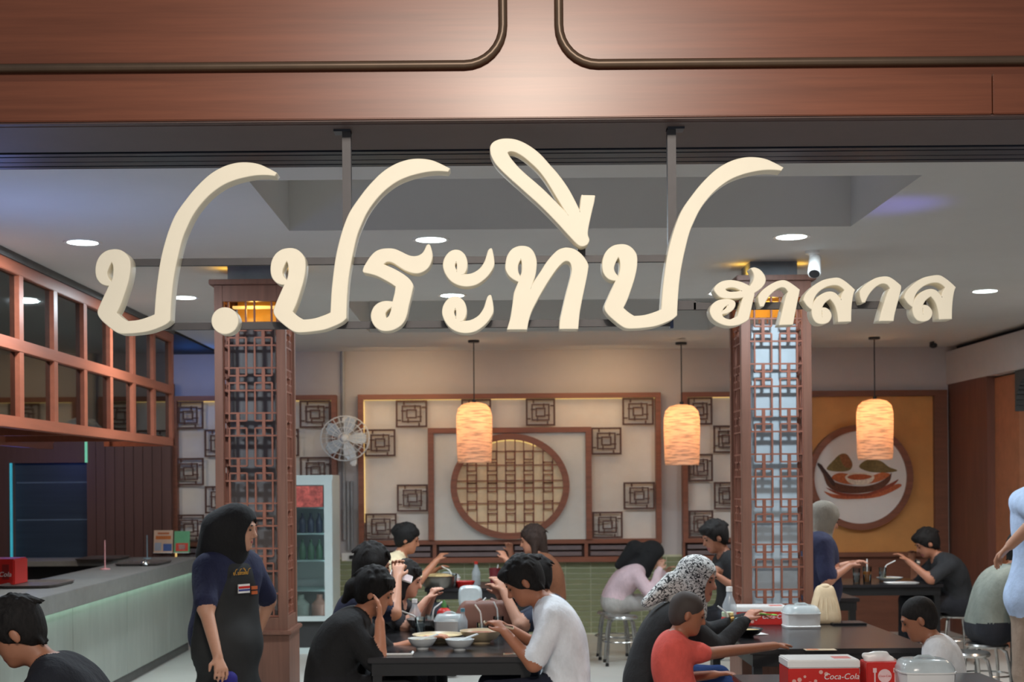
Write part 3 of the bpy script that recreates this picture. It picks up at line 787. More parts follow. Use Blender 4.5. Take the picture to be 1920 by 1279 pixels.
for k in range(5):
    a = 2*math.pi*k/5; bl = MB(); vs = []
    for rr, dw in ((.05, .03), (.12, .07), (.19, .085), (.235, .05)):
        for s in (-1, 1):
            b2 = a+s*dw/rr*.8
            vs.append((-.02+rr*math.cos(b2), -.40+s*.018, -.2+rr*math.sin(b2)))
    bl.poly(vs, [(0, 1, 3, 2), (2, 3, 5, 4), (4, 5, 7, 6)])
    bl.build('blade', M('fan_blade', (196, 208, 220), .3), fan, smooth=True)
MB().ell((-.02, -.43, -.2), (.045, .03, .045)).build('hub', WHITE, fan, smooth=True)
MB().box(.03, .10, -.36, -.28, -.5, -.38).build('control_box', WHITE, fan, bevel=.015)
pipes = [(643, 655, 1010), (651, 900, 1030), (658, 900, 1030)]
for k, (px, a, b) in enumerate(pipes):
    x = wx(px); o = MB().tube([(x, YB-.03, wz(b)), (x, YB-.03, min(CZ, wz(a)))], .016 if k else .022, 8).build('conduit_pipe', M('conduit_grey', (150, 152, 156), .4), None, smooth=True)
    tag(o, ('tall grey conduit pipe running up the back wall to the ceiling', 'short grey pipe on the back wall, next to the tall conduit', 'short grey pipe on the back wall, against the middle panel frame')[k], 'pipe', 'wall conduits')
so = thing('power_socket', 'white wall socket with black plug beside the middle panel', 'socket', (wx(651), YB, wz(1043)))
MB().box(-.08, .08, -.03, 0, -.045, .045).build('plate', WHITE, so, bevel=.005)
MB().box(.01, .06, -.06, -.03, -.02, .02).build('plug', BLACK, so, bevel=.004)

fz = thing('drinks_fridge', 'glass door drinks fridge with lit white frame behind the left column', 'fridge', (P(585, 1000, 13.9).x-.1, 14.2, 0))
fx0, fx1 = -.42, .31
zf0, zf1 = .33, 1.74
FR = M('fridge_frame', (206, 220, 220), .35, var=.03)
MB().box(fx0, fx1, .28, .32, .1, zf1+.05).build('back', WHITE, fz)
for a, b in ((fx0, fx0+.03), (fx1-.03, fx1)): MB().box(a, b, -.3, .28, .1, zf1+.05).build('side_wall', FR, fz)
MB().box(fx0+.031, fx1-.031, -.3, .279, zf1, zf1+.049).build('top', FR, fz)
MB().box(fx0+.031, fx1-.031, -.3, .279, .06, zf0).build('base', M('fridge_base', (52, 52, 54), .5), fz)
MB().box(fx0, fx1, -.32, -.3, .0, .06).build('kick_plate', FR, fz)
fr = MB().box(fx1-.08, fx1, -.36, -.305, zf0, zf1).box(fx0, fx0+.05, -.36, -.305, zf0, zf1).box(fx0+.05, fx1-.08, -.36, -.305, zf0, zf0+.05).box(fx0+.05, fx1-.08, -.36, -.305, zf1-.05, zf1).build('door', FR, fz)
MB().box(fx0+.05, fx1-.08, -.34, -.33, zf0+.05, zf1-.05).build('door_glass', CLEAR, fr)
MB().box(fx1-.075, fx1-.045, -.29, -.28, zf0+.01, zf1-.02).build('lamp_tube', M('fridge_tube', (235, 250, 255), emit=(215, 245, 255), estr=2.6), fz)
shz = [.62, .92, 1.19, 1.45]
for z in shz: MB().box(fx0+.03, fx1-.03, -.26, .27, z, z+.015).build('shelf', M('fridge_shelf', (190, 210, 205), .3), fz)
MB().box(fx0+.05, fx1-.09, -.365, -.361, 1.47, 1.68).build('sticker', M('fridge_sticker', (196, 92, 84), .5, var=.6, scale=(18, 18, 18)), fr)
settle_skip = fz
random.seed(4)
bt = {}
def fbottle(col, rgb, r, h):
    k = (col, r, h)
    if k not in bt:
        mb = MB().lathe([(r*.9, 0), (r, .02), (r, h*.6), (r*.4, h*.82), (r*.36, h*.95), (r*.4, h), (0.0, h)], 14)
        bt[k] = mb.build('bottle', M(col, rgb, .2), None, smooth=True); o = bt[k]
    else:
        o = bt[k].copy(); COL.objects.link(o)
    return o
fl = fz.location
cn = 0
for s, (z, row) in enumerate(((zf0, [('pink_bottle', (214, 150, 130), .085, .25)]*1+[('white_bottle', (196, 204, 190), .085, .25)]*2), (.935, [('green_bottle', (88, 120, 92), .035, .2)]*6), (1.205, [('dark_bottle', (60, 64, 84), .035, .2)]*6))):
    for i, (c_, rgb, r, h) in enumerate(row):
        x = fx1-.16-i*(.19 if s == 0 else .085)
        o = fbottle(c_, rgb, r, h); o.location = (fl.x+x, fl.y-.12, z+.001 if s else zf0+.001)
        nm = ('bottom of the fridge', 'the shelf above the white bottles', 'the upper fridge shelf')[s]
        cnm = c_.split('_')[0]
        if cnm == 'pink': tag(o, 'large pink drink bottle in the bottom of the fridge', 'bottle', 'fridge bottles')
        else: tag(o, ('large white drink bottle in the bottom of the fridge' if s == 0 else cnm+' glass bottle standing in a row on '+nm), 'bottle', cnm+' fridge bottles')
# ------------------------------------------------------------------ soft bodies: blended volumes turned into one skin
class Body:
    def __init__(s, h): s.h = h; s.p = []
    def cap(s, a, b, ra, rb=None, k=.02, c=0): s.p.append(('c', np.array(a, float), np.array(b, float), ra, ra if rb is None else rb, k, c)); return s
    def ell(s, c, r, ax=None, k=.02, col=0): s.p.append(('e', np.array(c, float), np.array(r, float), np.eye(3) if ax is None else np.array(ax, float), None, k, col)); return s
    def cut(s, c, r, ax=None, k=.01): s.p.append(('x', np.array(c, float), np.array(r, float), np.eye(3) if ax is None else np.array(ax, float), None, k, 0)); return s
    def clip(s, pt, nrm): s.p.append(('h', np.array(pt, float), np.array(nrm, float), None, None, 0, 0)); return s
    def mesh(s, name, smooth=2):
        h = s.h
        lo = np.full(3, 1e9); hi = np.full(3, -1e9)
        for q in s.p:
            if q[0] == 'c':
                r = max(q[3], q[4])
                for pt in (q[1], q[2]): lo = np.minimum(lo, pt-r); hi = np.maximum(hi, pt+r)
            elif q[0] == 'e':
                r = max(q[2]); lo = np.minimum(lo, q[1]-r); hi = np.maximum(hi, q[1]+r)
        lo -= .04+2*h; hi += .04+2*h
        n = np.ceil((hi-lo)/h).astype(int)+1
        Fd = np.full(n, .06, np.float32); best = np.full(n, 1e3, np.float32); ids = np.zeros(n, np.int8)
        ax = [lo[i]+h*np.arange(n[i]) for i in range(3)]
        for q in s.p:
            k = q[5]; mg = max(k, 2.5*h)+.012
            if q[0] == 'c':
                r = max(q[3], q[4]); a_, b_ = np.minimum(q[1], q[2])-r-mg, np.maximum(q[1], q[2])+r+mg
            elif q[0] == 'h': a_, b_ = lo, hi
            else:
                r = max(q[2]); a_, b_ = q[1]-r-mg, q[1]+r+mg
            i0 = np.clip(np.floor((a_-lo)/h).astype(int), 0, n-1); i1 = np.clip(np.ceil((b_-lo)/h).astype(int)+1, 1, n)
            if (i1 <= i0).any(): continue
            sl = tuple(slice(i0[i], i1[i]) for i in range(3))
            X = ax[0][sl[0]][:, None, None]; Y = ax[1][sl[1]][None, :, None]; Z = ax[2][sl[2]][None, None, :]
            if q[0] == 'c':
                d = q[2]-q[1]; L2 = max(float(d@d), 1e-9)
                px, py, pz = X-q[1][0], Y-q[1][1], Z-q[1][2]
                t = np.clip((px*d[0]+py*d[1]+pz*d[2])/L2, 0, 1)
                D = np.sqrt((px-t*d[0])**2+(py-t*d[1])**2+(pz-t*d[2])**2)-(q[3]+(q[4]-q[3])*t)
            elif q[0] == 'h':
                D = (X-q[1][0])*q[2][0]+(Y-q[1][1])*q[2][1]+(Z-q[1][2])*q[2][2]
                Fd[sl] = np.maximum(Fd[sl], -D); continue      # keep the side the normal points to
            else:
                A_ = q[3]; px, py, pz = X-q[1][0], Y-q[1][1], Z-q[1][2]
                u = [(px*A_[i][0]+py*A_[i][1]+pz*A_[i][2]) for i in range(3)]
                k0 = np.sqrt(sum((u[i]/q[2][i])**2 for i in range(3))); k1 = np.sqrt(sum((u[i]/q[2][i]**2)**2 for i in range(3)))
                D = k0*(k0-1)/np.maximum(k1, 1e-6)
                D = np.where(k0 < 1e-4, -min(q[2]), D)
            cur = Fd[sl]
            if q[0] == 'x':
                Fd[sl] = np.maximum(cur, -D); continue
            hh = np.maximum(k-np.abs(cur-D), 0)/max(k, 1e-6)
            Fd[sl] = np.minimum(cur, D)-hh*hh*k*.25
            bs = best[sl]; m = D < bs
            ids[sl] = np.where(m, q[6], ids[sl]); best[sl] = np.where(m, D, bs)
        return nets(name, Fd, ids, lo, h, smooth)

def nets(name, Fd, ids, lo, h, smooth):
    ins = Fd < 0
    n = Fd.shape
    cnt = np.zeros((n[0]-1, n[1]-1, n[2]-1), np.int8)
    offs = [(i, j, k) for i in (0, 1) for j in (0, 1) for k in (0, 1)]
    for o in offs: cnt += ins[o[0]:n[0]-1+o[0], o[1]:n[1]-1+o[1], o[2]:n[2]-1+o[2]]
    act = (cnt > 0) & (cnt < 8)
    ci = np.argwhere(act)
    idx = np.full(act.shape, -1, np.int32); idx[act] = np.arange(len(ci))
    V = [Fd[ci[:, 0]+o[0], ci[:, 1]+o[1], ci[:, 2]+o[2]] for o in offs]
    acc = np.zeros((len(ci), 3)); num = np.zeros(len(ci))
    for a in range(8):
        for b in range(a+1, 8):
            if sum(abs(offs[a][i]-offs[b][i]) for i in range(3)) != 1: continue
            m = (V[a] < 0) != (V[b] < 0)
            t = np.where(m, V[a]/np.where(m, V[a]-V[b], 1), 0)
            pa, pb = np.array(offs[a]), np.array(offs[b])
            acc += np.where(m[:, None], pa+t[:, None]*(pb-pa), 0); num += m
    vp = lo+h*(ci+acc/num[:, None])
    quads = []
    for ax in range(3):
        o1, o2 = [i for i in range(3) if i != ax]
        s0 = [slice(None)]*3; s1 = [slice(None)]*3; s0[ax] = slice(0, -1); s1[ax] = slice(1, None)
        ch = ins[tuple(s0)] != ins[tuple(s1)]
        e = np.argwhere(ch)
        e = e[(e[:, o1] > 0) & (e[:, o2] > 0) & (e[:, o1] < n[o1]-1) & (e[:, o2] < n[o2]-1)]
        flip = ins[tuple(e.T)]
        c = []
        for d1, d2 in ((-1, -1), (0, -1), (0, 0), (-1, 0)):
            g = e.copy(); g[:, o1] += d1; g[:, o2] += d2
            c.append(idx[tuple(g.T)])
        q = np.stack(c, 1)
        if ax == 1: flip = ~flip
        q[~flip] = q[~flip][:, ::-1]
        quads.append(q)
    q = np.concatenate(quads)
    ed = np.concatenate([q[:, [0, 1]], q[:, [1, 2]], q[:, [2, 3]], q[:, [3, 0]]])
    for _ in range(smooth):
        s_ = np.zeros_like(vp); k_ = np.zeros(len(vp))
        for a, b in ((0, 1), (1, 0)):
            for d in range(3): s_[:, d] += np.bincount(ed[:, a], vp[ed[:, b], d], len(vp))
            k_ += np.bincount(ed[:, a], minlength=len(vp))
        vp = .5*vp+.5*s_/np.maximum(k_, 1)[:, None]
    vid = ids[ci[:, 0], ci[:, 1], ci[:, 2]]
    me = bpy.data.meshes.new(name)
    me.vertices.add(len(vp)); me.vertices.foreach_set('co', vp.astype('f').ravel())
    me.loops.add(len(q)*4); me.loops.foreach_set('vertex_index', q.astype('i').ravel())
    me.polygons.add(len(q)); me.polygons.foreach_set('loop_start', np.arange(0, len(q)*4, 4, dtype='i'))
    fm = vid[q[:, 0]].copy()
    for _ in range(2):                                   # even out the hems
        cntm = np.stack([sum(np.bincount(q[:, c], fm == m, len(vp)) for c in range(4)) for m in range(int(vid.max())+1)], 1)
        fm = cntm[q].sum(1).argmax(1)
    me.polygons.foreach_set('material_index', fm.astype('i'))
    me.polygons.foreach_set('use_smooth', np.ones(len(q), bool))
    me.update(calc_edges=True); me.validate()
    return me

SKIN = {}
def skin(rgb): return M('skin_%d_%d_%d' % rgb, rgb, .5, var=.06, scale=(14, 14, 14))
def cloth(rgb, nm='cloth'): return M('%s_%d_%d_%d' % ((nm,)+rgb), rgb, .88, var=.16, scale=(11, 11, 7), bump=.7, bdist=.02)
V3 = Vector
PI = math.pi
LIPS = M('lips', (150, 84, 78), .5)
HAIR = M('black_hair', (26, 23, 22), .7, spec=.25, var=.5, scale=(90, 90, 30), bump=.6, bdist=.006)
BROWN_HAIR = M('brown_hair', (56, 42, 36), .7, spec=.25, var=.5, scale=(90, 90, 30), bump=.6, bdist=.006)

def person(label, pelvis, head, yaw, hands, face=(0, 0), s=1.0, h=.0068, skin_rgb=(176, 124, 98), shirt=(30, 30, 32), pants=(34, 36, 44), sleeve=.85,
           hair='short', hair_mat=None, stand=False, elbows=(None, None), collar=None, scarf=None, scarf_mat=None, knees=None, shirt_mat=None, curls=(.5, .5), bulk=1.0, drape=.74, hem=0.0, group=None, feet_z=0.0):
    """pelvis, head, hands are world points; yaw is the way the chest faces (0 = to the right), face = (turn, nod) of the head"""
    root = thing('person', label, 'person', (pelvis.x, pelvis.y, 0), group)
    off = V3((pelvis.x, pelvis.y, 0))
    pe, hd = pelvis-off, head-off
    f = V3((math.cos(yaw), math.sin(yaw), 0)); l = V3((-f.y, f.x, 0)); up = V3((0, 0, 1))
    hy = yaw+face[0]; nod = face[1]
    hf0 = V3((math.cos(hy), math.sin(hy), 0)); hl = V3((-hf0.y, hf0.x, 0))
    hf = hf0*math.cos(nod)-up*math.sin(nod); hu = up*math.cos(nod)+hf0*math.sin(nod)
    B = Body(h)
    # spine
    nb = hd-hu*.165*s-hf*.035*s
    ctrl = pe+(nb-pe)*.5-f*.10*s*(0 if stand else 1)+up*.03*s
    def sp(t): return pe*(1-t)**2+ctrl*2*t*(1-t)+nb*t*t
    def th(t): return ((sp(min(1, t+.05))-sp(max(0, t-.05))).normalized())
    bk = bulk*s
    for t, wd, r, c in ((.0, .085, .112, 1 if hem else 2), (.16, .075, .108, 1), (.34, .065, .104, 1), (.52, .075, .108, 1), (.68, .09, .108, 1), (.82, .10, .09, 1), (.93, .085, .062, 1)):
        c_ = sp(t)
        B.cap(c_-l*wd*bk, c_+l*wd*bk, r*bk, k=.06, c=c)
    if hem: B.cap(pe-l*.09*bk-up*hem, pe+l*.09*bk-up*hem, .118*bk, k=.05, c=1)
    # neck and head
    B.cap(nb-hu*.03, hd-hu*.05*s-hf*.015*s, .056*s, .05*s, k=.02, c=0)
    AX = [list(hf), list(hl), list(hu)]
    def H(x, y, z): return list(hd+hf*x*s+hl*y*s+hu*z*s)
    B.ell(H(-.012, 0, .03), [.098*s, .078*s, .092*s], AX, k=.02)
    B.ell(H(.03, 0, -.045), [.062*s, .058*s, .075*s], AX, k=.03)
    B.ell(H(.062, 0, -.095), [.026*s, .026*s, .02*s], AX, k=.025)
    B.cap(H(.088, 0, .012), H(.106, 0, -.026), .009*s, .014*s, k=.012)
    B.ell(H(.082, 0, .03), [.014*s, .05*s, .012*s], AX, k=.015)
    B.ell(H(.084, 0, -.066), [.011*s, .022*s, .010*s], AX, k=.006, col=3)
    for q in (-1, 1): B.ell(H(-.008, q*.079, -.008), [.019*s, .010*s, .031*s], AX, k=.006)
    # arms
    shd = sp(.86)
    for i, q in enumerate((1, -1)):
        S = shd+l*q*.155*bk
        tgt = hands[i]
        if tgt is None: tgt = S+off+V3((0, 0, -.50*s))+f*.06+l*q*.06
        Wp = tgt-off
        a, b = .275*s, .25*s
        dv = Wp-S; L = dv.length
        if L > (a+b)*.995: b = b*1.0+(L-(a+b)*.995); L = dv.length
        ca = (a*a+L*L-b*b)/(2*a*L); ca = max(-1, min(1, ca))
        hint = elbows[i] if elbows[i] is not None else (-up*.8+l*q*.5-f*.35)
        dn = dv.normalized(); pn = (hint-dn*hint.dot(dn)).normalized()
        E = S+dn*a*ca+pn*a*math.sqrt(1-ca*ca)
        B.cap(S, E, .049*s, .04*s, k=.03, c=0)
        B.cap(E, Wp, .040*s, .027*s, k=.015, c=0)
        S2 = S-l*q*.005
        if sleeve <= 1: B.cap(S2, S.lerp(E, sleeve), .066*bk, .064*s, k=.03, c=1)
        else:
            B.cap(S2, E, .066*bk, .056*s, k=.03, c=1)
            B.cap(E, E.lerp(Wp, min(.97, sleeve-1)), .056*s, .042*s, k=.02, c=1)
        # hand: palm, four fingers with a bend, thumb off the side of the palm
        hdv = (Wp-E).normalized(); curl = curls[i]
        side = hdv.cross(up)
        side = side.normalized() if side.length > .2 else l.copy()
        nrm = side.cross(hdv).normalized()
        if nrm.z > 0: nrm = -nrm
        pc_ = Wp+hdv*.045*s
        for sx in (-.022, -.007, .007, .022): B.cap(Wp+side*sx*.6*s+hdv*.01, Wp+hdv*.082*s+side*sx*1.25*s, .0125*s, .0115*s, k=.012, c=0)
        for j, (sx, ln) in enumerate(((-.031, .062), (-.0105, .074), (.0105, .07), (.031, .055))):
            p0 = Wp+hdv*.08*s+side*sx*s
            d1 = (hdv*math.cos(curl*.7)+nrm*math.sin(curl*.7)+side*sx*2).normalized(); p1 = p0+d1*ln*.5*s
            d2 = (hdv*math.cos(curl*1.7)+nrm*math.sin(curl*1.7)).normalized(); p2 = p1+d2*ln*.5*s
            B.cap(p0, p1, .0092*s, .0088*s, k=.003, c=0); B.cap(p1, p2, .0088*s, .0075*s, k=.003, c=0)
        ts = side*(-q if hdv.dot(f) > -2 else q)
        b0 = Wp+hdv*.025*s+ts*.022*s; b1 = b0+(hdv*.6+ts*.75+nrm*.25).normalized()*.036*s; b2 = b1+(hdv*.9+ts*.2+nrm*.35).normalized()*.03*s
        B.cap(b0, b1, .0125*s, .0105*s, k=.008, c=0); B.cap(b1, b2, .0105*s, .008*s, k=.003, c=0)
    # legs
    for i, q in enumerate((1, -1)):
        hp = pe+l*q*.09*bk
        if stand:
            kn = V3((hp.x, hp.y, pe.z*.52))+f*.03+l*q*.01; ft = V3((hp.x, hp.y, .075+feet_z))-f*.02
        else:
            kn = hp+f*.41*s+l*q*.05+up*.01; ft = V3((kn.x, kn.y, .075+feet_z))+f*.02
            if knees: kn = knees[i]-off; ft = V3((kn.x, kn.y, .075+feet_z))
        B.cap(hp, kn, .088*bk, .062*s, k=.04, c=2); B.cap(kn, ft, .062*s, .05*s, k=.02, c=2)
        B.cap(ft-f*.03-up*.03, ft+f*.13-up*.035, .036*s, .032*s, k=.02, c=4)
    me = B.mesh('body')
    mats = [skin(skin_rgb), shirt_mat or cloth(shirt), cloth(pants), LIPS, M('shoe_dark', (40, 38, 38), .5)]
    body = link('body', me, mats, root)
    # eyes and brows
    for q in (-1, 1):
        e = MB().ell((0, 0, 0), (.006*s, .0135*s, .0055*s), 10, 6).build('eye', M('eye_dark', (28, 20, 18), .25), root, smooth=True)
        R3 = Matrix((hf, hl, hu)).transposed()
        e.rotation_euler = R3.to_euler(); e.location = V3(H(.086, q*.031, .006))
        if hair != 'none':
            e = MB().ell((0, 0, 0), (.005*s, .019*s, .0042*s), 10, 6).build('eyebrow', HAIR, root, smooth=True)
            e.rotation_euler = R3.to_euler(); e.location = V3(H(.092, q*.032, .031))
    # hair or headscarf
    hm = hair_mat or HAIR
    K = Body(.0065 if h < .0085 else .009)
    if hair in ('short', 'crop', 'bun', 'bob', 'tail'):
        g = .006 if hair == 'crop' else .016
        K.ell(H(-.02, 0, .042), [(.098+g)*s, (.078+g)*s, (.09+g)*s], AX, k=.01)
        K.ell(H(-.045, 0, -.02), [.068*s, .074*s, .075*s], AX, k=.03)
        if hair == 'short': K.ell(H(.05, 0, .095), [.06*s, .065*s, .034*s], AX, k=.03)
        if hair == 'bob':
            for q in (-1, 1): K.cap(H(-.02, q*.07, .02), H(.0, q*.075, -.12), .035*s, .028*s, k=.03)
            K.cap(H(-.07, 0, 0), H(-.07, 0, -.13), .06*s, .05*s, k=.03)
        K.cut(H(.10, 0, -.045), [.082*s, .085*s, .105*s], AX)
        K.cut(H(.035, 0, -.10), [.075*s, .12*s, .085*s], AX) if hair != 'bob' else None
        if hair == 'bun': K.ell(H(-.10, 0, .075), [.05*s, .055*s, .05*s], AX, k=.01); K.ell(H(-.12, 0, .045), [.045*s, .05*s, .04*s], AX, k=.015)
        if hair == 'tail': K.ell(H(-.125, 0, -.01), [.05*s, .05*s, .055*s], AX, k=.01); K.cap(H(-.13, 0, -.03), H(-.15, 0, -.10), .04*s, .02*s, k=.02)
        for q in (-1, 1): K.cut(H(-.004, q*.088, -.012), [.022*s, .022*s, .034*s], AX) if hair in ('short', 'crop') else None
        rg = random.Random(len(label))
        if hair != 'crop':
            for _ in range(70):
                a_, b_ = rg.uniform(-PI, PI), rg.uniform(.05, 1.25)
                d_ = (math.sin(b_)*math.cos(a_), math.sin(b_)*math.sin(a_), math.cos(b_))
                p_ = (-.02+.108*d_[0], .088*d_[1], .042+.10*d_[2])
                if p_[0] > .06 and p_[2] < .085: continue
                q_ = (p_[0]+.035*d_[0]+.02*(1 if d_[0] > 0 else -.3), p_[1]*1.08, p_[2]-.035+.012*rg.random())
                if q_[0] > .09: continue
                K.cap(H(*p_), H(*q_), rg.uniform(.012, .019)*s, .004*s, k=.004)
            for n_ in range(17):
                y_ = -.075+.15*n_/16+rg.uniform(-.004, .004); x_ = math.sqrt(max(0, 1-(y_/.085)**2))
                K.cap(H(.03+.04*x_, y_, .105), H(.045+.052*x_, y_*1.06, .056+rg.uniform(-.014, .028)), .009*s, .003*s, k=.004)
            if hair == 'short':
                for n_ in range(14):
                    y_ = -.06+.12*n_/13
                    K.cap(H(-.085+.02*abs(y_)/.06, y_, -.02), H(-.075, y_, -.085+rg.uniform(-.012, .012)), .015*s, .005*s, k=.006)
                for q in (-1, 1): K.cap(H(.022, q*.078, .03), H(.026, q*.074, -.022), .010*s, .004*s, k=.006)
        link('hair', K.mesh('hair', 0 if hair != 'crop' else 1), hm, root)
    elif hair == 'scarf':
        K.ell(H(-.015, 0, .04), [.118*s, .097*s, .105*s], AX, k=.02)
        K.ell(H(-.015, 0, -.05), [.10*s, .094*s, .11*s], AX, k=.04)
        K.cap(H(-.03, 0, -.08), list(sp(.93)+up*.015), .088*s, (.105 if drape < .85 else .08)*s, k=.04)
        for q in (-1, 1): K.cap(list(sp(.93)), list(sp(.84)+l*q*.11*bk+up*.01), .085*s, .06*bk, k=.05)
        for (p0, p1, r0, r1) in (scarf or []): K.cap(list(p0-off), list(p1-off), r0, r1, k=.04)
        if drape < .85: K.cap(list(sp(.92)+f*.05), list(sp(drape)+f*.09), .085*s, .07*s, k=.05)
        K.cut(H(.105, 0, -.022), [.075*s, .058*s, .088*s], AX)
        link('headscarf', K.mesh('headscarf', 2), scarf_mat or hm, root)
    root['_s'] = s
    info = dict(root=root, off=off, f=f, l=l, sp=sp, bk=bk, H=H, AX=AX, pe=pe)
    del root['_s']
    return info
# ------------------------------------------------------------------ tables and stools
def table(x0, x1, y0, y1, label, z=.76):
    r = thing('dining_table', label, 'table', ((x0+x1)/2, (y0+y1)/2, 0), 'black dining tables')
    a, b = (x1-x0)/2, (y1-y0)/2
    MB().box(-a, a, -b, b, z-.03, z).build('tabletop', BLACKT, r, bevel=.004)
    MB().box(-a+.02, a-.02, -b+.02, b-.02, z-.10, z-.03).build('apron', BLACK, r)
    for sx in (-1, 1):
        for sy in (-1, 1):
            x, y = sx*(a-.05), sy*(b-.05)
            MB().box(x-.025, x+.025, y-.025, y+.025, 0, z-.10).build('leg', BLACK, r)
    return r
xa = T(690, 1233).x; xb = T(1003, 1233).x
table(xa, xb, 7.47, 8.98, 'long black dining table crowded with bowls, near centre')
table(-.52, .24, 9.02, 9.85, 'black dining table joined behind the crowded table, under the red sauce bottle')
table(-.62, .28, 12.35, 13.15, 'black dining table between the bun-haired woman and the woman in brown')
table(1.42, 2.44, 7.72, 9.26, 'black dining table carrying the cream handbag')
table(1.15, 2.35, 5.75, 6.72, 'black dining table with the red cartons at the bottom edge')
table(3.0, 4.02, 12.4, 13.2, 'black dining table under the round picture with orange drink')
table(2.0, 2.9, 11.0, 11.7, 'black dining table hidden behind the right column')
table(3.98, 4.7, 10.0, 10.8, 'black dining table at far right before the arch')
table(-2.6, -1.82, 5.25, 5.85, 'black dining table at the bottom left corner')

def stool_proto():
    r = thing('stool', '', 'stool', (0, 0, 0), 'round steel stools')
    MB().lathe([(.0, .455), (.15, .455), (.16, .44), (.155, .425), (.0, .425)], 24).build('seat', STEEL, r, smooth=True)
    for k in range(4):
        a = math.pi/4+k*math.pi/2; c, s_ = math.cos(a), math.sin(a)
        MB().tube([(.10*c, .10*s_, .43), (.15*c, .15*s_, .40), (.175*c, .175*s_, .30), (.20*c, .20*s_, .03)], .0125, 8).build('leg', STEEL, r, smooth=True)
        MB().tube([(.20*c, .20*s_, .03), (.202*c, .202*s_, 0)], .016, 8).build('foot_cap', BLACK, r)
    MB().tube([(.178*math.cos(k*math.pi/12), .178*math.sin(k*math.pi/12), .22) for k in range(25)], .007, 6).build('ring', STEEL, r, smooth=True)
    return r
st0 = None
def stool(p, label):
    global st0
    if st0 is None: st0 = stool_proto(); o = st0
    else: o = copy_tree(st0)
    o.location = (p.x, p.y, 0); o['label'] = label
    return o

# ------------------------------------------------------------------ people
SEAT = .56
def seat(px, D, z=SEAT): return G(px, D, z)
PI = math.pi
people = {}
def PP(key, *a, **k):
    people[key] = person(*a, **k); return people[key]
def with_stool(key, who):
    o = people[key]['root'].location
    stool(Vector((o.x, o.y, 0)), 'round steel stool under '+who)

# waitress
w_ = PP('waitress', 'standing person in black headscarf, navy shirt and black apron beside the counter',
   G(420, 7.5, .93), P(446, 992, 7.5), -.75, [P(474, 1205, 7.75), P(408, 1230, 7.12)], face=(.55, .12), skin_rgb=(196, 146, 120), shirt=(28, 32, 62), pants=(26, 27, 29), sleeve=.78,
   hair='scarf', scarf_mat=cloth((14, 14, 16)), stand=True, elbows=(Vector((.5, .5, -.3)), Vector((-.6, -.2, 0))), bulk=1.0, s=.97, curls=(.6, .7), hem=.05, drape=.90, scarf=[(P(414, 993, 7.5), P(402, 1040, 7.5), .108, .10)])
# apron: bib over the chest and a skirt round the hips
i_ = w_; sp, f, l = i_['sp'], i_['f'], i_['l']
K = Body(.009)
for t, wd, r in ((.02, .085, .125), (.18, .075, .120), (.36, .065, .115), (.54, .07, .118), (.70, .055, .115), (.80, .045, .095)):
    c = sp(t); K.cap(c-l*wd*i_['bk'], c+l*wd*i_['bk'], r*i_['bk'], k=.05)
pe = i_['pe']
K.cap(pe-l*.09+Vector((0, 0, -.1)), pe+l*.09+Vector((0, 0, -.1)), .135, k=.05)
K.cap(pe-l*.10+Vector((0, 0, -.42)), pe+l*.10+Vector((0, 0, -.42)), .15, k=.08)
K.cap(pe+Vector((0, 0, -.1)), pe+Vector((0, 0, -.42)), .17, k=.08)
K.clip(list(sp(.4)-f*.0+l*-.0), list(f))
me = K.mesh('apron', 2)
ap = link('apron', me, M('apron_black', (30, 31, 32), .75, var=.2, scale=(14, 14, 14)), i_['root'])
# chest frame on the apron: origin, right-hand axis (as seen), up
R3 = Matrix((-l*-1, -f, Vector((0, 0, 1)))).transposed()
chest = sp(.70)+f*(.122*i_['bk']+.012)
logo = []
gm = M('gold_thread', (214, 158, 60), .5, emit=None)
for o_, hs in LETTERS[:9]:
    k = .115/1290
    cvx = lambda L: [((x-820)*k, -(y-470)*k*1.15) for x, y in L]
    logo.append((cvx(o_), [cvx(h_) for h_ in hs]))
loops = [q for o_, hs in logo for q in [o_]+hs]
me = outline_mesh('apron_lettering', loops, .0012)
lg = link('apron_lettering', me, gm, i_['root'])
lg.location = chest+Vector((0, 0, .028))
lg.rotation_euler = (0, 0, math.atan2(f.y, f.x)+PI/2)
for nm, dx, dz, ww, hh, mt in (('name_badge', .012, -.062, .075, .048, WHITE), ('badge_band', .012, -.055, .073, .012, RED), ('badge_band', .012, -.07, .073, .01, M('badge_blue', (60, 70, 140), .5)), ('pen_flap', .085, -.062, .038, .018, M('orange_flap', (190, 96, 50), .6)), ('pen_flap', .085, -.088, .038, .018, MATS['orange_flap'] if 'orange_flap' in MATS else None)):
    o = MB().box(-ww/2, ww/2, -.002 if nm != 'badge_band' else -.004, .004, -hh/2, hh/2).build(nm, mt, i_['root'])
    o.location = chest+l*dx+Vector((0, 0, dz))-f*.004*(1 if dx > .05 else 0); o.rotation_euler = lg.rotation_euler
for sg in (-1, 1):
    MB().tube([sp(.70)+l*sg*.075+f*.10, sp(.84)+l*sg*.085+f*.085, sp(.95)+l*sg*.075+f*.02], .008, 6).build('apron_strap', MATS['apron_black'], i_['root'])
cl_ = thing('blue_cloth', 'folded blue cloth held in the waitress hand', 'cloth', P(428, 1272, 7.32))
K = Body(.008); K.ell([0, 0, 0], [.05, .035, .04], k=.02); K.cap([.0, 0, -.02], [.05, .01, -.08], .03, .02, k=.03)
link('fold', K.mesh('fold'), cloth((40, 36, 120)), cl_)

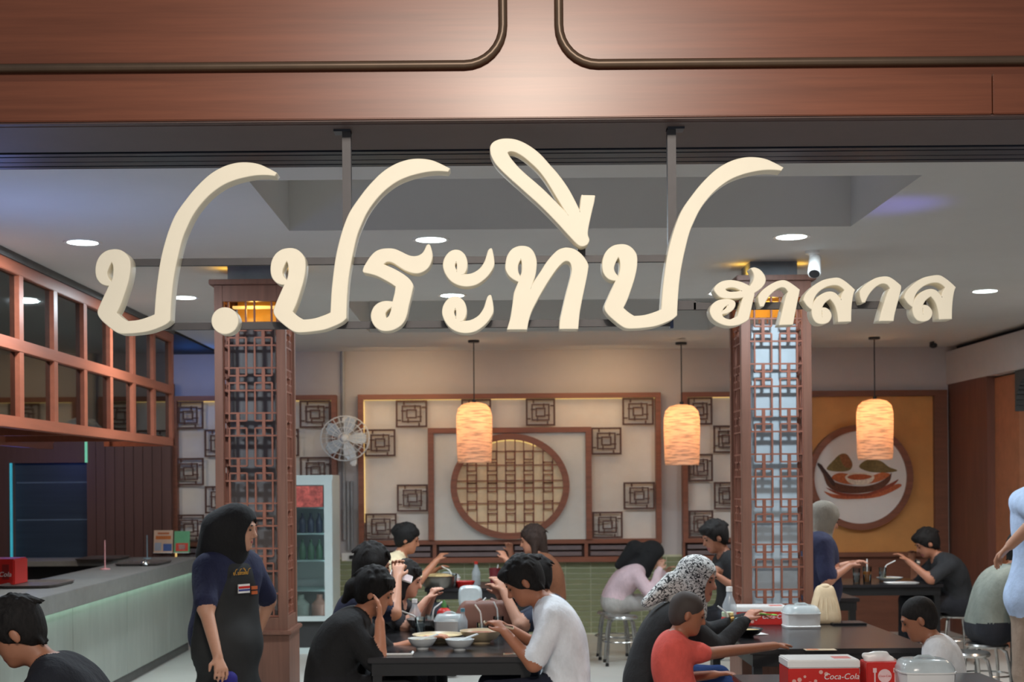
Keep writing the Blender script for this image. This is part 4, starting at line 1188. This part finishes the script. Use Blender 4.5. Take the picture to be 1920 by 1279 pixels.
PP('front', 'person with black hair and dark shirt bowed over a table, bottom left corner', G(190, 5.5, .55), P(30, 1188, 5.45), PI, [P(-60, 1290, 5.4), P(-40, 1300, 5.2)], face=(.15, .55), skin_rgb=(170, 116, 88), shirt=(24, 27, 36), hair='short', sleeve=.9)
PP('blackwoman', 'person in black leaning a cheek on one hand at the crowded table', G(622, 7.75, SEAT), P(703, 1112, 7.8), 0, [P(800, 1200, 8.05), P(712, 1166, 7.60)], face=(-.1, .35), skin_rgb=(190, 128, 98), shirt=(18, 18, 20), pants=(22, 22, 26),
   hair='tail', elbows=(None, P(746, 1205, 7.65)-P(660, 1150, 7.7)), sleeve=.8, bulk=1.2, curls=(.5, .35))
PP('phonegirl', 'dark haired person raising a pale phone behind the woman in black', G(655, 8.5, SEAT), P(700, 1062, 8.55), .1, [P(742, 1074, 8.7), P(745, 1085, 8.4)], face=(.2, .2), skin_rgb=(196, 140, 112), shirt=(26, 28, 52), hair='bob', sleeve=.8, bulk=.95)
PP('child', 'small dark haired person with pale face across from the brown tote bag', G(712, 9.2, .54), P(764, 1088, 9.15), -.25, [P(810, 1120, 9.0), P(800, 1125, 8.9)], face=(.1, .25), skin_rgb=(206, 152, 128), shirt=(40, 36, 40), hair='bob', s=.9)
PP('bun', 'person with hair in a bun and cream shirt reaching over the far table', G(738, 12.3, SEAT), P(764, 1012, 12.35), -.1, [P(815, 1070, 12.6), P(818, 1052, 12.3)], face=(.05, .25), skin_rgb=(178, 118, 88), shirt=(226, 208, 172), hair='bun', h=.011, sleeve=.8, bulk=1.1)
PP('brown', 'person with brown hair and brown top sitting under the round window', G(1032, 12.6, SEAT), P(998, 1014, 12.5), PI, [P(950, 1050, 12.4), P(958, 1036, 12.6)], face=(-.05, .2), skin_rgb=(196, 136, 108), shirt=(128, 80, 54), hair='bob', hair_mat=BROWN_HAIR, h=.011, sleeve=1.5, bulk=1.1)
PP('whiteman', 'person in white t-shirt bending over a phone at the crowded table', G(1058, 7.62, SEAT), P(982, 1092, 7.62), PI, [P(948, 1187, 7.5), P(958, 1180, 7.85)], face=(0, .55), skin_rgb=(164, 106, 78), shirt=(216, 220, 226), pants=(26, 30, 48), hair='short', sleeve=.82, bulk=1.12, curls=(.7, .5), hem=.04,
   elbows=(Vector((.25, -.5, -.8)), Vector((.2, .5, -.8))))
PP('hidden', 'person in dark top mostly hidden behind the man in white', G(1045, 8.75, SEAT), P(1000, 1085, 8.75), PI, [P(945, 1110, 8.55), P(938, 1118, 8.9)], face=(0, .3), skin_rgb=(190, 138, 112), shirt=(34, 40, 58), hair='short', sleeve=.7)
PP('pink', 'person in black headscarf and pale pink jacket stooping on a steel stool', G(1150, 13.35, .53), P(1222, 1042, 13.3), 0, [P(1245, 1075, 13.5), P(1235, 1072, 13.1)], face=(0, .5), skin_rgb=(190, 140, 116), shirt=(206, 180, 186), pants=(176, 172, 168), hair='scarf', scarf_mat=cloth((18, 18, 20)), sleeve=1.95, h=.011, bulk=1.02,
   elbows=(None, P(1222, 1085, 13.1)-P(1190, 1050, 13.2)), scarf=[(P(1190, 1030, 13.3), P(1160, 1060, 13.32), .09, .04)])
PP('leopard', 'person in black and white patterned headscarf and black top at the right table', G(1215, 7.9, SEAT), P(1308, 1088, 7.85), -.1, [P(1400, 1160, 8.2), P(1395, 1165, 7.85)], face=(-.4, .15), skin_rgb=(186, 128, 104), shirt=(26, 26, 28), pants=(32, 62, 118), sleeve=1.9,
   hair='scarf', scarf_mat=pattern_mat('patterned_scarf', (214, 214, 212), (28, 30, 34), 34), bulk=1.15, scarf=[(P(1262, 1095, 7.85), P(1212, 1130, 7.8), .07, .03)], curls=(.6, .4), hem=.03)
PP('redboy', 'child with shaved hair and coral red t-shirt resting an arm on the table', G(1285, 7.25, .52), P(1290, 1152, 7.25), -.12, [P(1340, 1265, 7.45), P(1452, 1211, 7.55)], face=(.05, .28), skin_rgb=(146, 92, 66), shirt=(204, 82, 72), pants=(34, 40, 58), hair='crop', hair_mat=M('shaved_hair', (56, 46, 42), .7), s=.86, sleeve=.75, curls=(.4, .25), hem=.03,
   elbows=(None, Vector((0, -.3, -.6))))
PP('blackman', 'person in black shirt looking down, partly hidden by the right column', G(1368, 11.6, SEAT), P(1340, 1008, 11.5), PI+.2, [P(1345, 1080, 11.3), P(1330, 1082, 11.2)], face=(0, .35), skin_rgb=(156, 104, 80), shirt=(24, 24, 26), hair='short', h=.011)
PP('greyhijab', 'standing person in grey headscarf and navy shirt behind the right column', G(1536, 10.4, .93), P(1546, 975, 10.4), .1, [P(1592, 1058, 10.6), P(1590, 1062, 10.25)], face=(0, .3), skin_rgb=(182, 128, 104), shirt=(30, 34, 66), pants=(30, 32, 38), hair='scarf', scarf_mat=cloth((128, 122, 112)), stand=True, sleeve=.85, h=.010, bulk=1.1, hem=.06)
PP('watch', 'person in dark shirt with a wristwatch eating under the round picture', G(1790, 12.8, SEAT), P(1738, 1020, 12.7), PI, [P(1703, 1052, 12.5), P(1712, 1050, 12.9)], face=(0, .45), skin_rgb=(168, 112, 86), shirt=(38, 40, 44), hair='short', h=.011, bulk=1.15)
PP('polo', 'child with short hair in white polo shirt behind the red tissue box', G(1758, 7.15, .50), P(1722, 1162, 7.1), PI-.3, [P(1690, 1255, 7.0), P(1690, 1250, 7.25)], face=(.1, .4), skin_rgb=(150, 98, 72), shirt=(224, 226, 228), hair='crop', s=.85, sleeve=.8)
PP('greygreen', 'person in grey green shirt leaning on the table before the arch', G(1850, 10.5, SEAT), P(1916, 1034, 10.5), .1, [P(1930, 1096, 10.6), P(1926, 1096, 10.3)], face=(0, .3), skin_rgb=(176, 122, 96), shirt=(128, 134, 126), hair='short', sleeve=1.9, h=.010, bulk=1.1)
PP('bluestand', 'standing person in light blue shirt and khaki trousers at the right edge', G(1958, 8.4, 1.0), P(1966, 858, 8.4), PI*.5, [P(1895, 1022, 8.2), P(1990, 1100, 8.4)], face=(0, 0), skin_rgb=(176, 128, 102), shirt=(176, 196, 226), pants=(148, 128, 112), hair='short', stand=True, sleeve=.95, s=1.13, bulk=1.0, hem=.03,
   elbows=(Vector((.1, -1, -.1)), None))
for k, who in (('front', 'the bowed person at bottom left'), ('blackwoman', 'the woman leaning on her hand'), ('phonegirl', 'the person raising a phone'), ('child', 'the small pale faced person'), ('bun', 'the bun-haired person'), ('brown', 'the person in brown'), ('whiteman', 'the person in white t-shirt'), ('hidden', 'the person hidden behind the man in white'), ('pink', 'the person in pink jacket'), ('leopard', 'the person in patterned headscarf'), ('redboy', 'the child in red'), ('blackman', 'the person in black behind the column'), ('watch', 'the person with a wristwatch'), ('polo', 'the child in white polo'), ('greygreen', 'the person in grey green')):
    with_stool(k, who)
stool(G(1165, 12.9, 0), 'empty round steel stool before the stool of the pink jacket')
stool(G(1815, 10.0, 0), 'empty round steel stool at the far right table')
# wrist and arm things
def band(name, c, d, r, w, mat, label, cat, dial=None):
    d = Vector(d).normalized(); q = d.to_track_quat('Z', 'Y')
    o = thing(name, label, cat, c); o.rotation_euler = q.to_euler()
    MB().lathe([(r, -w/2), (r+.004, -w/2), (r+.004, w/2), (r, w/2), (r, -w/2)], 20).build('strap', mat, o, smooth=True)
    if dial: MB().lathe([(0, .0), (.016, .0), (.016, .008), (0, .009)], 16).build('dial', dial, o)
    return o
hw = P(1388, 1168, 7.86)
band('wristband', hw, (1, .3, .3), .03, .045, M('pale_wristband', (176, 214, 220), .5), 'pale blue band on the wrist of the patterned headscarf person', 'wristband')
band('wristwatch', P(1372, 1160, 8.15), (1, 0, .2), .032, .02, M('gold_metal', (190, 160, 100), .25, metal=.9), 'gold wristwatch on the far wrist at the right table', 'watch')
band('wristwatch', P(1719, 1057, 12.52), (-1, 0, .2), .034, .03, STEEL, 'silver wristwatch on the person eating under the picture', 'watch')

# ------------------------------------------------------------------ things on the tables
def lathe_thing(name, label, cat, p, prof, mat, part, group=None, n=24, e=2.0, sx=1, sy=1):
    o = thing(name, label, cat, p, group)
    MB().lathe(prof, n, sx=sx, sy=sy, e=e).build(part, mat, o, smooth=True)
    return o
PORC = M('porcelain', (214, 220, 222), .18, var=.02)
BEIGE = M('beige_stoneware', (196, 178, 146), .35)
NOOD = M('noodles', (206, 182, 130), .5, var=.35, scale=(60, 60, 60))
SOUP = M('red_soup', (150, 78, 60), .3, var=.3, scale=(40, 40, 40))
def bowl(p, r, h, label, mat=PORC, fill=None, group='small bowls'):
    o = lathe_thing('bowl', label, 'bowl', p, [(0, .006), (r*.42, 0), (r*.45, .012), (r*.72, h*.35), (r*.92, h*.75), (r, h), (r*.96, h), (r*.86, h*.7), (r*.6, h*.3), (0, h*.18)], mat, 'bowl_body', group)
    if fill: MB().lathe([(0, h*.86), (r*.5, h*.85), (r*.9, h*.78)], 20).build('food', fill, o, smooth=True)
    return o
b1 = bowl(T(792, 1217), .083, .062, 'small white bowl with noodles, left of two at the front of the crowded table', fill=NOOD)
MB().box(-.012, .012, -.02, .11, .05, .056).build('spoon', PORC, b1).rotation_euler = (.25, 0, -1.2)
b2 = bowl(T(862, 1219), .083, .062, 'small white bowl holding a spoon, right of two at the front of the crowded table')
MB().box(-.012, .012, -.02, .13, .05, .056).build('spoon', PORC, b2).rotation_euler = (.25, 0, -1.1)
bowl(T(822, 1205), .155, .05, 'wide beige noodle plate behind the small white bowls', BEIGE, NOOD, 'large dishes')
bowl(T(902, 1206), .125, .075, 'beige soup bowl beside the phone of the man in white', BEIGE, SOUP, 'large dishes')
bowl(T(760, 1168), .10, .05, 'pale dish in front of the woman leaning on her hand', PORC, NOOD, 'large dishes')
bowl(G(800, 8.75, .76), .13, .085, 'metal soup bowl farther back on the crowded table', STEEL, SOUP, 'large dishes')
def container(p, w, d, h, label, lid_open=False, s=1):
    o = thing('food_container', label, 'container', p, 'white food containers')
    MB().lathe([(w*.5, 0), (w*.52, .012), (w*.49, .016), (w*.5, h*.62), (w*.52, h*.64), (w*.52, h*.68), (0, h*.68)], 28, e=5, sy=d/w).build('box', WHITE, o, smooth=True)
    if not lid_open:
        MB().lathe([(w*.51, h*.66), (w*.5, h*.78), (w*.43, h*.95), (w*.38, h), (0, h)], 28, e=4, sy=d/w).build('lid', M('frosted_lid', (204, 214, 216), .18, alpha=.72), o, smooth=True)
        MB().tube([(-w*.2, 0, h+.001), (-w*.1, 0, h+.012), (w*.1, 0, h+.012), (w*.2, 0, h+.001)], .006, 6).build('lid_handle', MATS['frosted_lid'], o)
    else:
        l_ = MB().lathe([(w*.5, 0), (w*.48, .03), (w*.4, .05), (0, .05)], 28, e=4, sy=1.0).build('lid', MATS['frosted_lid'], o, smooth=True)
        l_.location = (-w*.05, d*.45, h*.68+w*.5); l_.rotation_euler = (PI/2, 0, 0)
    return o
container(T(843, 1189), .185, .15, .125, 'white food box with clear lid among bowls on the crowded table')
container(G(884, 9.6, .76), .165, .14, .09, 'white food box with lid standing open on the crowded table', True)
container(T(1502, 1176), .225, .2, .14, 'white food box with clear lid beside the cream handbag')
container(Vector((G(1733, 6.1, .76).x, 6.1, .76)), .235, .22, .15, 'white food box with clear lid next to the red tissue box')
container(G(838, 12.7, .76), .24, .2, .11, 'white food box with clear lid on the far table')
GL = CLEAR
def glass(p, r, h, label, straw=None, drink=None, group='drinking glasses'):
    o = lathe_thing('drinking_glass', label, 'glass', p, [(r*.8, 0), (r*.85, .004), (r, h), (r*.95, h), (r*.78, .01), (0, .01)], GL, 'glass_body', group, 18)
    if drink: MB().lathe([(0, .012), (r*.77, .012), (r*.9, h*.7), (0, h*.7)], 18).build('drink', drink, o, smooth=True)
    if straw:
        dx, hh = straw
        MB().tube([(0, 0, .02), (dx*.35, 0, hh*.72), (dx*.5, 0, hh*.8), (dx*1.5, 0, hh)], .0055, 6).build('straw', WHITE, o, smooth=True)
    return o
ICE = M('iced_water', (190, 200, 206), .1, alpha=.35)
glass(T(905, 1199), .036, .1, 'glass with tall bent white straw by the man in white', (-.03, .21), ICE)
glass(T(808, 1185), .036, .11, 'glass with bent straw left of the white food box', (.05, .19), ICE)
glass(G(788, 8.5, .76), .034, .12, 'tall clear glass beside the red sauce bottle', (-.08, .16), ICE)
glass(G(899, 9.4, .76), .03, .10, 'small clear glass before the open lidded food box', (.03, .16), ICE)
glass(G(935, 8.6, .76), .034, .11, 'clear glass held behind the man in white', (-.02, .2), ICE)
glass(G(1370, 8.2, .76), .033, .12, 'clear glass with straw in front of the patterned headscarf', (-.05, .2), ICE)
glass(G(850, 12.5, .76), .035, .12, 'clear glass with straw on the far table', (-.07, .19), ICE)
glass(G(1626, 12.6, .76), .042, .15, 'glass of orange drink under the round picture', (.0, .22), M('orange_juice', (222, 140, 50), .2))
glass(G(1655, 12.8, .76), .035, .13, 'clear glass with straw right of the orange drink', (.08, .19), ICE)
glass(G(1606, 12.55, .76), .035, .14, 'clear glass left of the orange drink', None, ICE)
def bottle(p, r, h, label, mat, capm, group='table bottles'):
    o = lathe_thing('bottle', label, 'bottle', p, [(r*.92, 0), (r, .01), (r, h*.55), (r*.45, h*.78), (r*.4, h*.9)], mat, 'bottle_body', group, 18)
    MB().lathe([(r*.45, h*.88), (r*.45, h), (0, h)], 14).build('cap', capm, o, smooth=True)
    return o
PLW = M('clear_plastic', (206, 214, 220), .12, alpha=.45)
bottle(T(778, 1182), .04, .2, 'clear water bottle with lilac label on the crowded table', PLW, WHITE)
bottle(G(868, 8.5, .76), .03, .17, 'small sauce bottle beside the brown tote bag', PLW, M('teal_cap', (90, 150, 170), .4))
bottle(G(1368, 8.9, .76), .045, .26, 'clear water bottle at the column side of the right table', PLW, WHITE)
bottle(G(893, 12.7, .76), .04, .22, 'clear bottle on the far table', PLW, M('red_cap', (190, 50, 40), .4))
o = thing('sauce_bottle', 'red tomato-shaped sauce bottle on the crowded table', 'bottle', G(833, 9.35, .76))
MB().ell((0, 0, .055), (.05, .05, .048)).build('bottle_body', RED, o, smooth=True)
MB().lathe([(.02, .095), (.018, .12), (.006, .15), (0, .15)], 14).build('nozzle', M('green_cap', (70, 120, 60), .4), o, smooth=True)
o = thing('sauce_jar', 'red jar on the right table beside the column', 'jar', G(1365, 8.5, .76))
MB().lathe([(.036, 0), (.04, .01), (.04, .1), (.034, .11), (0, .11)], 18).build('jar_body', RED, o, smooth=True)
MB().lathe([(.037, .108), (.037, .135), (0, .135)], 18).build('lid', M('pale_lid', (190, 200, 170), .4), o)
for i, (px, D, lb) in enumerate(((738, 7.62, 'white phone lying at the left front of the crowded table'), (1590, 9.0, 'black phone lying at the far right of the handbag table'))):
    o = thing('phone', lb, 'phone', G(px, D, .761), 'phones on tables')
    MB().box(-.11, .11, -.06, .06, 0, .012).build('case', WHITE if i == 0 else BLACK, o, bevel=.004)
    MB().box(-.1, .1, -.052, .052, .012, .0135).build('screen', M('screen_dark', (34, 32, 34), .15), o)
hp = (P(935, 1178, 7.55)+P(948, 1176, 7.75))/2
o = thing('phone', 'dark phone held by the man in white over the table', 'phone', hp+Vector((-.02, -.02, .012)), 'phones in hands')
o.rotation_euler = (0, .22, 0)
MB().box(-.085, .085, -.04, .04, 0, .01).build('case', M('cream_case', (206, 192, 168), .4), o, bevel=.003)
MB().box(-.08, .08, -.036, .036, .01, .0115).build('screen', MATS['screen_dark'], o)
o = thing('phone', 'pale phone held up by the dark haired person', 'phone', P(752, 1082, 8.5), 'phones in hands'); o.rotation_euler = (.6, .35, .1)
MB().box(-.07, .07, -.035, .035, 0, .01).build('case', WHITE, o, bevel=.003)
MB().box(-.066, .066, -.032, .032, .01, .0112).build('screen', M('screen_pale', (210, 190, 190), .2), o)
for px, py, w_c, lb in ((966, 1228, .13, 'small printed card at the right front of the crowded table'), (1540, 1220, .17, 'printed card at the front edge of the handbag table')):
    o = thing('card', lb, 'card', T(px, py)+Vector((0, .03, .0005)), 'printed cards')
    MB().box(-w_c/2, w_c/2, -.035, .035, 0, .002).build('paper', M('card_paper', (186, 168, 140), .6), o)
    MB().box(-w_c/2+.01, -.01, -.028, .028, .002, .0026).build('print', M('card_print', (186, 120, 80), .6, var=.5, scale=(40, 40, 40)), o)
o = thing('napkin', 'white napkin on the table before the patterned headscarf person', 'napkin', T(1405, 1190)+Vector((0, 0, .001)))
MB().poly([(-.1, -.06, 0), (.11, -.04, .004), (.08, .06, .006), (-.07, .05, .004), (-.1, -.06, -.001), (.11, -.04, .002), (.08, .06, .004), (-.07, .05, .002)], [(0, 1, 2, 3), (4, 7, 6, 5), (0, 4, 5, 1), (1, 5, 6, 2), (2, 6, 7, 3), (3, 7, 4, 0)]).build('sheet', WHITE, o)
# bags
def bag(name, label, p, w, d, h, mat, handle):
    o = thing(name, label, 'bag', p)
    K = Body(.009)
    for k in range(6):
        t = k/5; ww = w*(1-.25*t); K.cap([-ww/2, 0, .02+h*t*.9], [ww/2, 0, .02+h*t*.9], d*(.5-.3*t), k=.05)
    K.clip([0, 0, .001], [0, 0, 1])
    link('bag_body', K.mesh('bag_body'), mat, o)
    for sx in (-1, 1):
        MB().tube([(sx*w*.22, -d*.3, h*.25), (sx*w*.24, -d*.28, h*.9), (sx*w*.2, -.01, h*1.12), (sx*w*.1, .02, h*1.2)] if handle else [(sx*w*.35, 0, h*.85), (sx*w*.55, .02, h*.6), (sx*w*.5, .05, .1)], .014, 8).build('strap', mat, o, smooth=True)
    return o
bag('tote_bag', 'brown leather tote bag standing on the crowded table', G(912, 8.7, .76), .32, .12, .17, M('brown_leather', (108, 64, 48), .5), True)
hb = bag('handbag', 'cream handbag with gathered top at the end of the right table', G(1547, 9.08, .76), .085, .115, .23, M('cream_leather', (212, 190, 156), .55), False)
for k_ in range(5): MB().tube([(-.075+.0375*k_, -.06+.006*abs(k_-2), .03), (-.06+.03*k_, -.052, .13), (-.03+.015*k_, -.018, .225)], .0075, 6).build('pleat', MATS['cream_leather'], hb, smooth=True)
MB().ell((0, 0, .24), (.04, .028, .022)).build('clasp', M('cream_leather', (212, 190, 156)), hb, smooth=True)

# red and white cartons with script lettering
def text_mesh(body, size, shear=.25):
    cu = bpy.data.curves.new('txt', 'FONT'); cu.body = body; cu.size = size; cu.shear = shear; cu.extrude = .0004; cu.align_x = 'CENTER'
    o = bpy.data.objects.new('txt', cu); COL.objects.link(o)
    me = bpy.data.meshes.new_from_object(o.evaluated_get(bpy.context.evaluated_depsgraph_get()))
    bpy.data.objects.remove(o)
    for v in me.vertices: v.co = Vector((v.co.x, -v.co.z, v.co.y))
    me.materials.clear()
    return me
def carton(p, w, d, h, label):
    o = thing('carton', label, 'box', p, 'red and white cartons')
    MB().box(-w/2, w/2, -d/2, d/2, 0, h*.72).build('box', RED, o, bevel=.004)
    MB().box(-w/2-.002, w/2+.002, -d/2-.002, d/2+.002, h*.72, h).build('lid', WHITE, o, bevel=.005)
    MB().box(w*.18, w*.42, -d*.25, d*.1, h, h+.0015).build('lid_print', M('lid_red', (206, 110, 100), .5), o)
    link('lettering', text_mesh('Coca-Cola', w*.115), WHITE, o, (w*.24, -d/2-.0015, h*.36))
    random.seed(3)
    for k in range(7):
        x = -w*.42+k*w*.075; z = h*(.2+.4*random.random()); r = .006+.007*random.random()
        q = MB().lathe([(0, 0), (r, 0), (r, .001), (0, .001)], 8).build('print_dot', M('print_pale', (226, 170, 160), .5), o)
        q.rotation_euler = (PI/2, 0, 0); q.location = (x, -d/2-.0005, z)
    return o
pa, pb = P(1478, 1245, 6.2), P(1612, 1245, 6.2)
carton(Vector(((pa.x+pb.x)/2, 6.3, .76)), pb.x-pa.x, .2, .135, 'red and white carton at the bottom edge beside the tissue box')
carton(G(1424, 9.1, .76), .34, .2, .12, 'red and white carton behind the white food box on the right table')
tp = G(1650, 6.2, .76)
tb = thing('tissue_box', 'red tissue holder with white tissue sticking out', 'tissue box', tp)
MB().box(-.075, .075, -.06, .06, 0, .13).build('holder', RED, tb, bevel=.004)
K = Body(.006); K.cap([-.05, 0, .13], [.05, .01, .13], .02, k=.02); K.cap([-.07, .0, .155], [.0, 0, .15], .012, .016, k=.02); K.cap([-.02, 0, .15], [.03, .01, .16], .02, .012, k=.02)
link('tissue', K.mesh('tissue'), WHITE, tb)
q = MB().lathe([(0, 0), (.03, 0), (.03, .001), (0, .001)], 24).build('round_print', M('print_rose', (236, 200, 200), .5), tb); q.rotation_euler = (PI/2, 0, 0); q.location = (.005, -.0605, .07)
link('lettering', text_mesh('Coca-Cola', .012), RED, tb, (.005, -.0622, .066))
for sx in (-1, 1):
    MB().box(sx*.045+.003, sx*.045+.009, -.0615, -.06, .035, .085).build('cutlery_print', MATS['print_rose'], tb)
    MB().box(sx*.045-.002, sx*.045+.014, -.0615, -.06, .085, .105).build('cutlery_print', MATS['print_rose'], tb)
# steaming pot and tray on the far tables
o = thing('hot_pot', 'steel hot pot on the far table beside the bun-haired person', 'pot', G(822, 12.45, .76))
MB().lathe([(.12, 0), (.14, .02), (.15, .1), (.165, .105), (.15, .11), (.14, .1), (0, .09)], 24).build('pot_body', M('pot_steel', (120, 116, 110), .3, metal=.8), o, smooth=True)
MB().ell((0, 0, .1), (.13, .13, .03)).build('food', NOOD, o, smooth=True)
o = thing('red_basket', 'red sauce basket on the far table', 'basket', G(872, 12.55, .76))
MB().lathe([(.07, 0), (.09, .05), (.085, .05), (.066, .006), (0, .006)], 20, e=3).build('basket_body', RED, o)
MB().box(-.05, .05, -.03, .03, .01, .04).build('sachets', M('sachet', (200, 150, 120), .5), o)
o = thing('red_cup', 'dark red cup with straw on the far table near the person in brown', 'cup', G(928, 12.5, .76))
MB().lathe([(.04, 0), (.055, .17), (.05, .17), (.035, .01), (0, .01)], 18).build('cup_body', M('maroon', (110, 34, 40), .4), o, smooth=True)
MB().tube([(0, 0, .02), (.03, 0, .2)], .006, 6).build('straw', WHITE, o)
bowl(G(1668, 12.75, .76), .12, .04, 'wide dish in front of the person with a wristwatch', PORC, NOOD, 'large dishes')
o = thing('serving_tray', 'flat white tray at the front of the table under the picture', 'tray', G(1690, 12.5, .76))
MB().lathe([(.14, 0), (.15, .012), (.145, .012), (.13, .004), (0, .004)], 24, e=6, sy=.6).build('tray_body', WHITE, o)
bowl(G(1400, 8.35, .76), .10, .05, 'black food bowl by the red jar on the right table', BLACK, NOOD, 'large dishes')
o = thing('green_spoon', 'bright green spoon held over the right table', 'spoon', P(1440, 1153, 8.15)); o.rotation_euler = (0, .1, 0)
MB().box(-.05, .02, -.008, .008, 0, .006).build('handle', M('lime', (120, 200, 70), .4), o)
MB().ell((.035, 0, .003), (.022, .015, .005)).build('scoop', M('lime', (120, 200, 70)), o, smooth=True)

# ------------------------------------------------------------------ things on the counter
def on_counter(px, py): return T(px, py, CT)
TRAY = M('tray_brown', (86, 78, 74), .45)
for i, (px, py, w_c, lb) in enumerate(((70, 1098, .5, 'dark serving tray nearest on the grey counter'), (270, 1058, .42, 'dark serving tray in the middle of the grey counter'), (235, 1041, .5, 'dark serving tray at the far end of the counter'))):
    p = on_counter(px, py); p.x = min(p.x, XC-.26); p.y = min(p.y, 14.0)
    o = thing('serving_tray', lb, 'tray', p+Vector((0, 0, .001)), 'trays on the counter')
    MB().lathe([(.2, 0), (.215, .022), (.205, .022), (.19, .005), (0, .005)], 28, e=6, sy=1.6).build('tray_body', TRAY, o)
p = on_counter(214, 1062); p.x = XC-.2
o = thing('service_bell', 'small silver call bell on the counter', 'bell', p)
MB().lathe([(.045, 0), (.045, .012), (.0, .012)], 18).build('base', BLACK, o)
MB().lathe([(.042, .014), (.036, .035), (.018, .05), (.0, .053)], 18).build('dome', STEEL, o, smooth=True)
MB().tube([(0, 0, .05), (0, 0, .064)], .005, 8).build('button', STEEL, o)
for px, py, hh, rgb, lb in ((197, 1068, .26, (214, 150, 150), 'pink order stick standing on the counter by the bell'), (276, 1048, .24, (120, 140, 150), 'grey order stick on the counter behind the bell')):
    p = on_counter(px, py); p.x = min(p.x, XC-.12)
    o = thing('order_stick', lb, 'stick', p, 'order sticks')
    MB().lathe([(.045, 0), (.045, .008), (.012, .014), (0, .014)], 18).build('base', M('stick_%d' % rgb[0], rgb, .4), o)
    MB().tube([(0, 0, .01), (0, 0, hh)], .006, 6).build('rod', M('stick_%d' % rgb[0], rgb), o)
def stand_card(px, py, w_c, h_c, rgb, lb, accents):
    p = on_counter(px, py); p.x = min(p.x, XC-.1)
    o = thing('menu_stand', lb, 'menu card', p, 'menu cards on the counter')
    c = MB().box(-w_c/2, w_c/2, -.006, .006, 0, h_c).build('card', M('menu_%d_%d' % (rgb[0], rgb[1]), rgb, .5), o); c.rotation_euler = (-.12, 0, 0)
    MB().box(-w_c/2, w_c/2, -.03, .06, 0, .006).build('foot', WHITE, o)
    for (x0, x1, z0, z1, q) in accents:
        a = MB().box(x0*w_c, x1*w_c, -.008, -.006, z0*h_c, z1*h_c).build('print', M('print_%d_%d_%d' % q, q, .5), o); a.rotation_euler = (-.12, 0, 0)
stand_card(306, 1037, .21, .25, (222, 190, 160), 'orange and cream menu card standing on the counter', [(-.4, .4, .6, .75, (214, 120, 50)), (-.45, -.1, .1, .45, (170, 180, 190)), (0, .45, .08, .4, (70, 100, 160)), (-.3, .3, .82, .9, (200, 110, 60))])
stand_card(341, 1037, .17, .24, (104, 180, 130), 'green menu card standing on the counter beside the waitress', [(-.4, .4, .08, .45, (214, 70, 50)), (-.2, .2, .15, .38, (236, 220, 210))])
o = thing('red_crate', 'red drinks crate at the left edge behind the counter', 'crate', Vector((P(2, 1075, 12.0).x, 12.0, .955)))
cr0 = T(8, 1096, CT)
o.location = cr0
MB().box(-.17, .13, -.15, .15, 0, .2).build('crate_body', RED, o, bevel=.01)
for k in range(3): MB().box(-.12+k*.08, -.07+k*.08, -.156, -.15, .05, .16).build('slot', M('crate_slot', (130, 24, 22), .5), o)
link('lettering', text_mesh('Coca-Cola', .05), WHITE, o, (.0, -.158, .07))
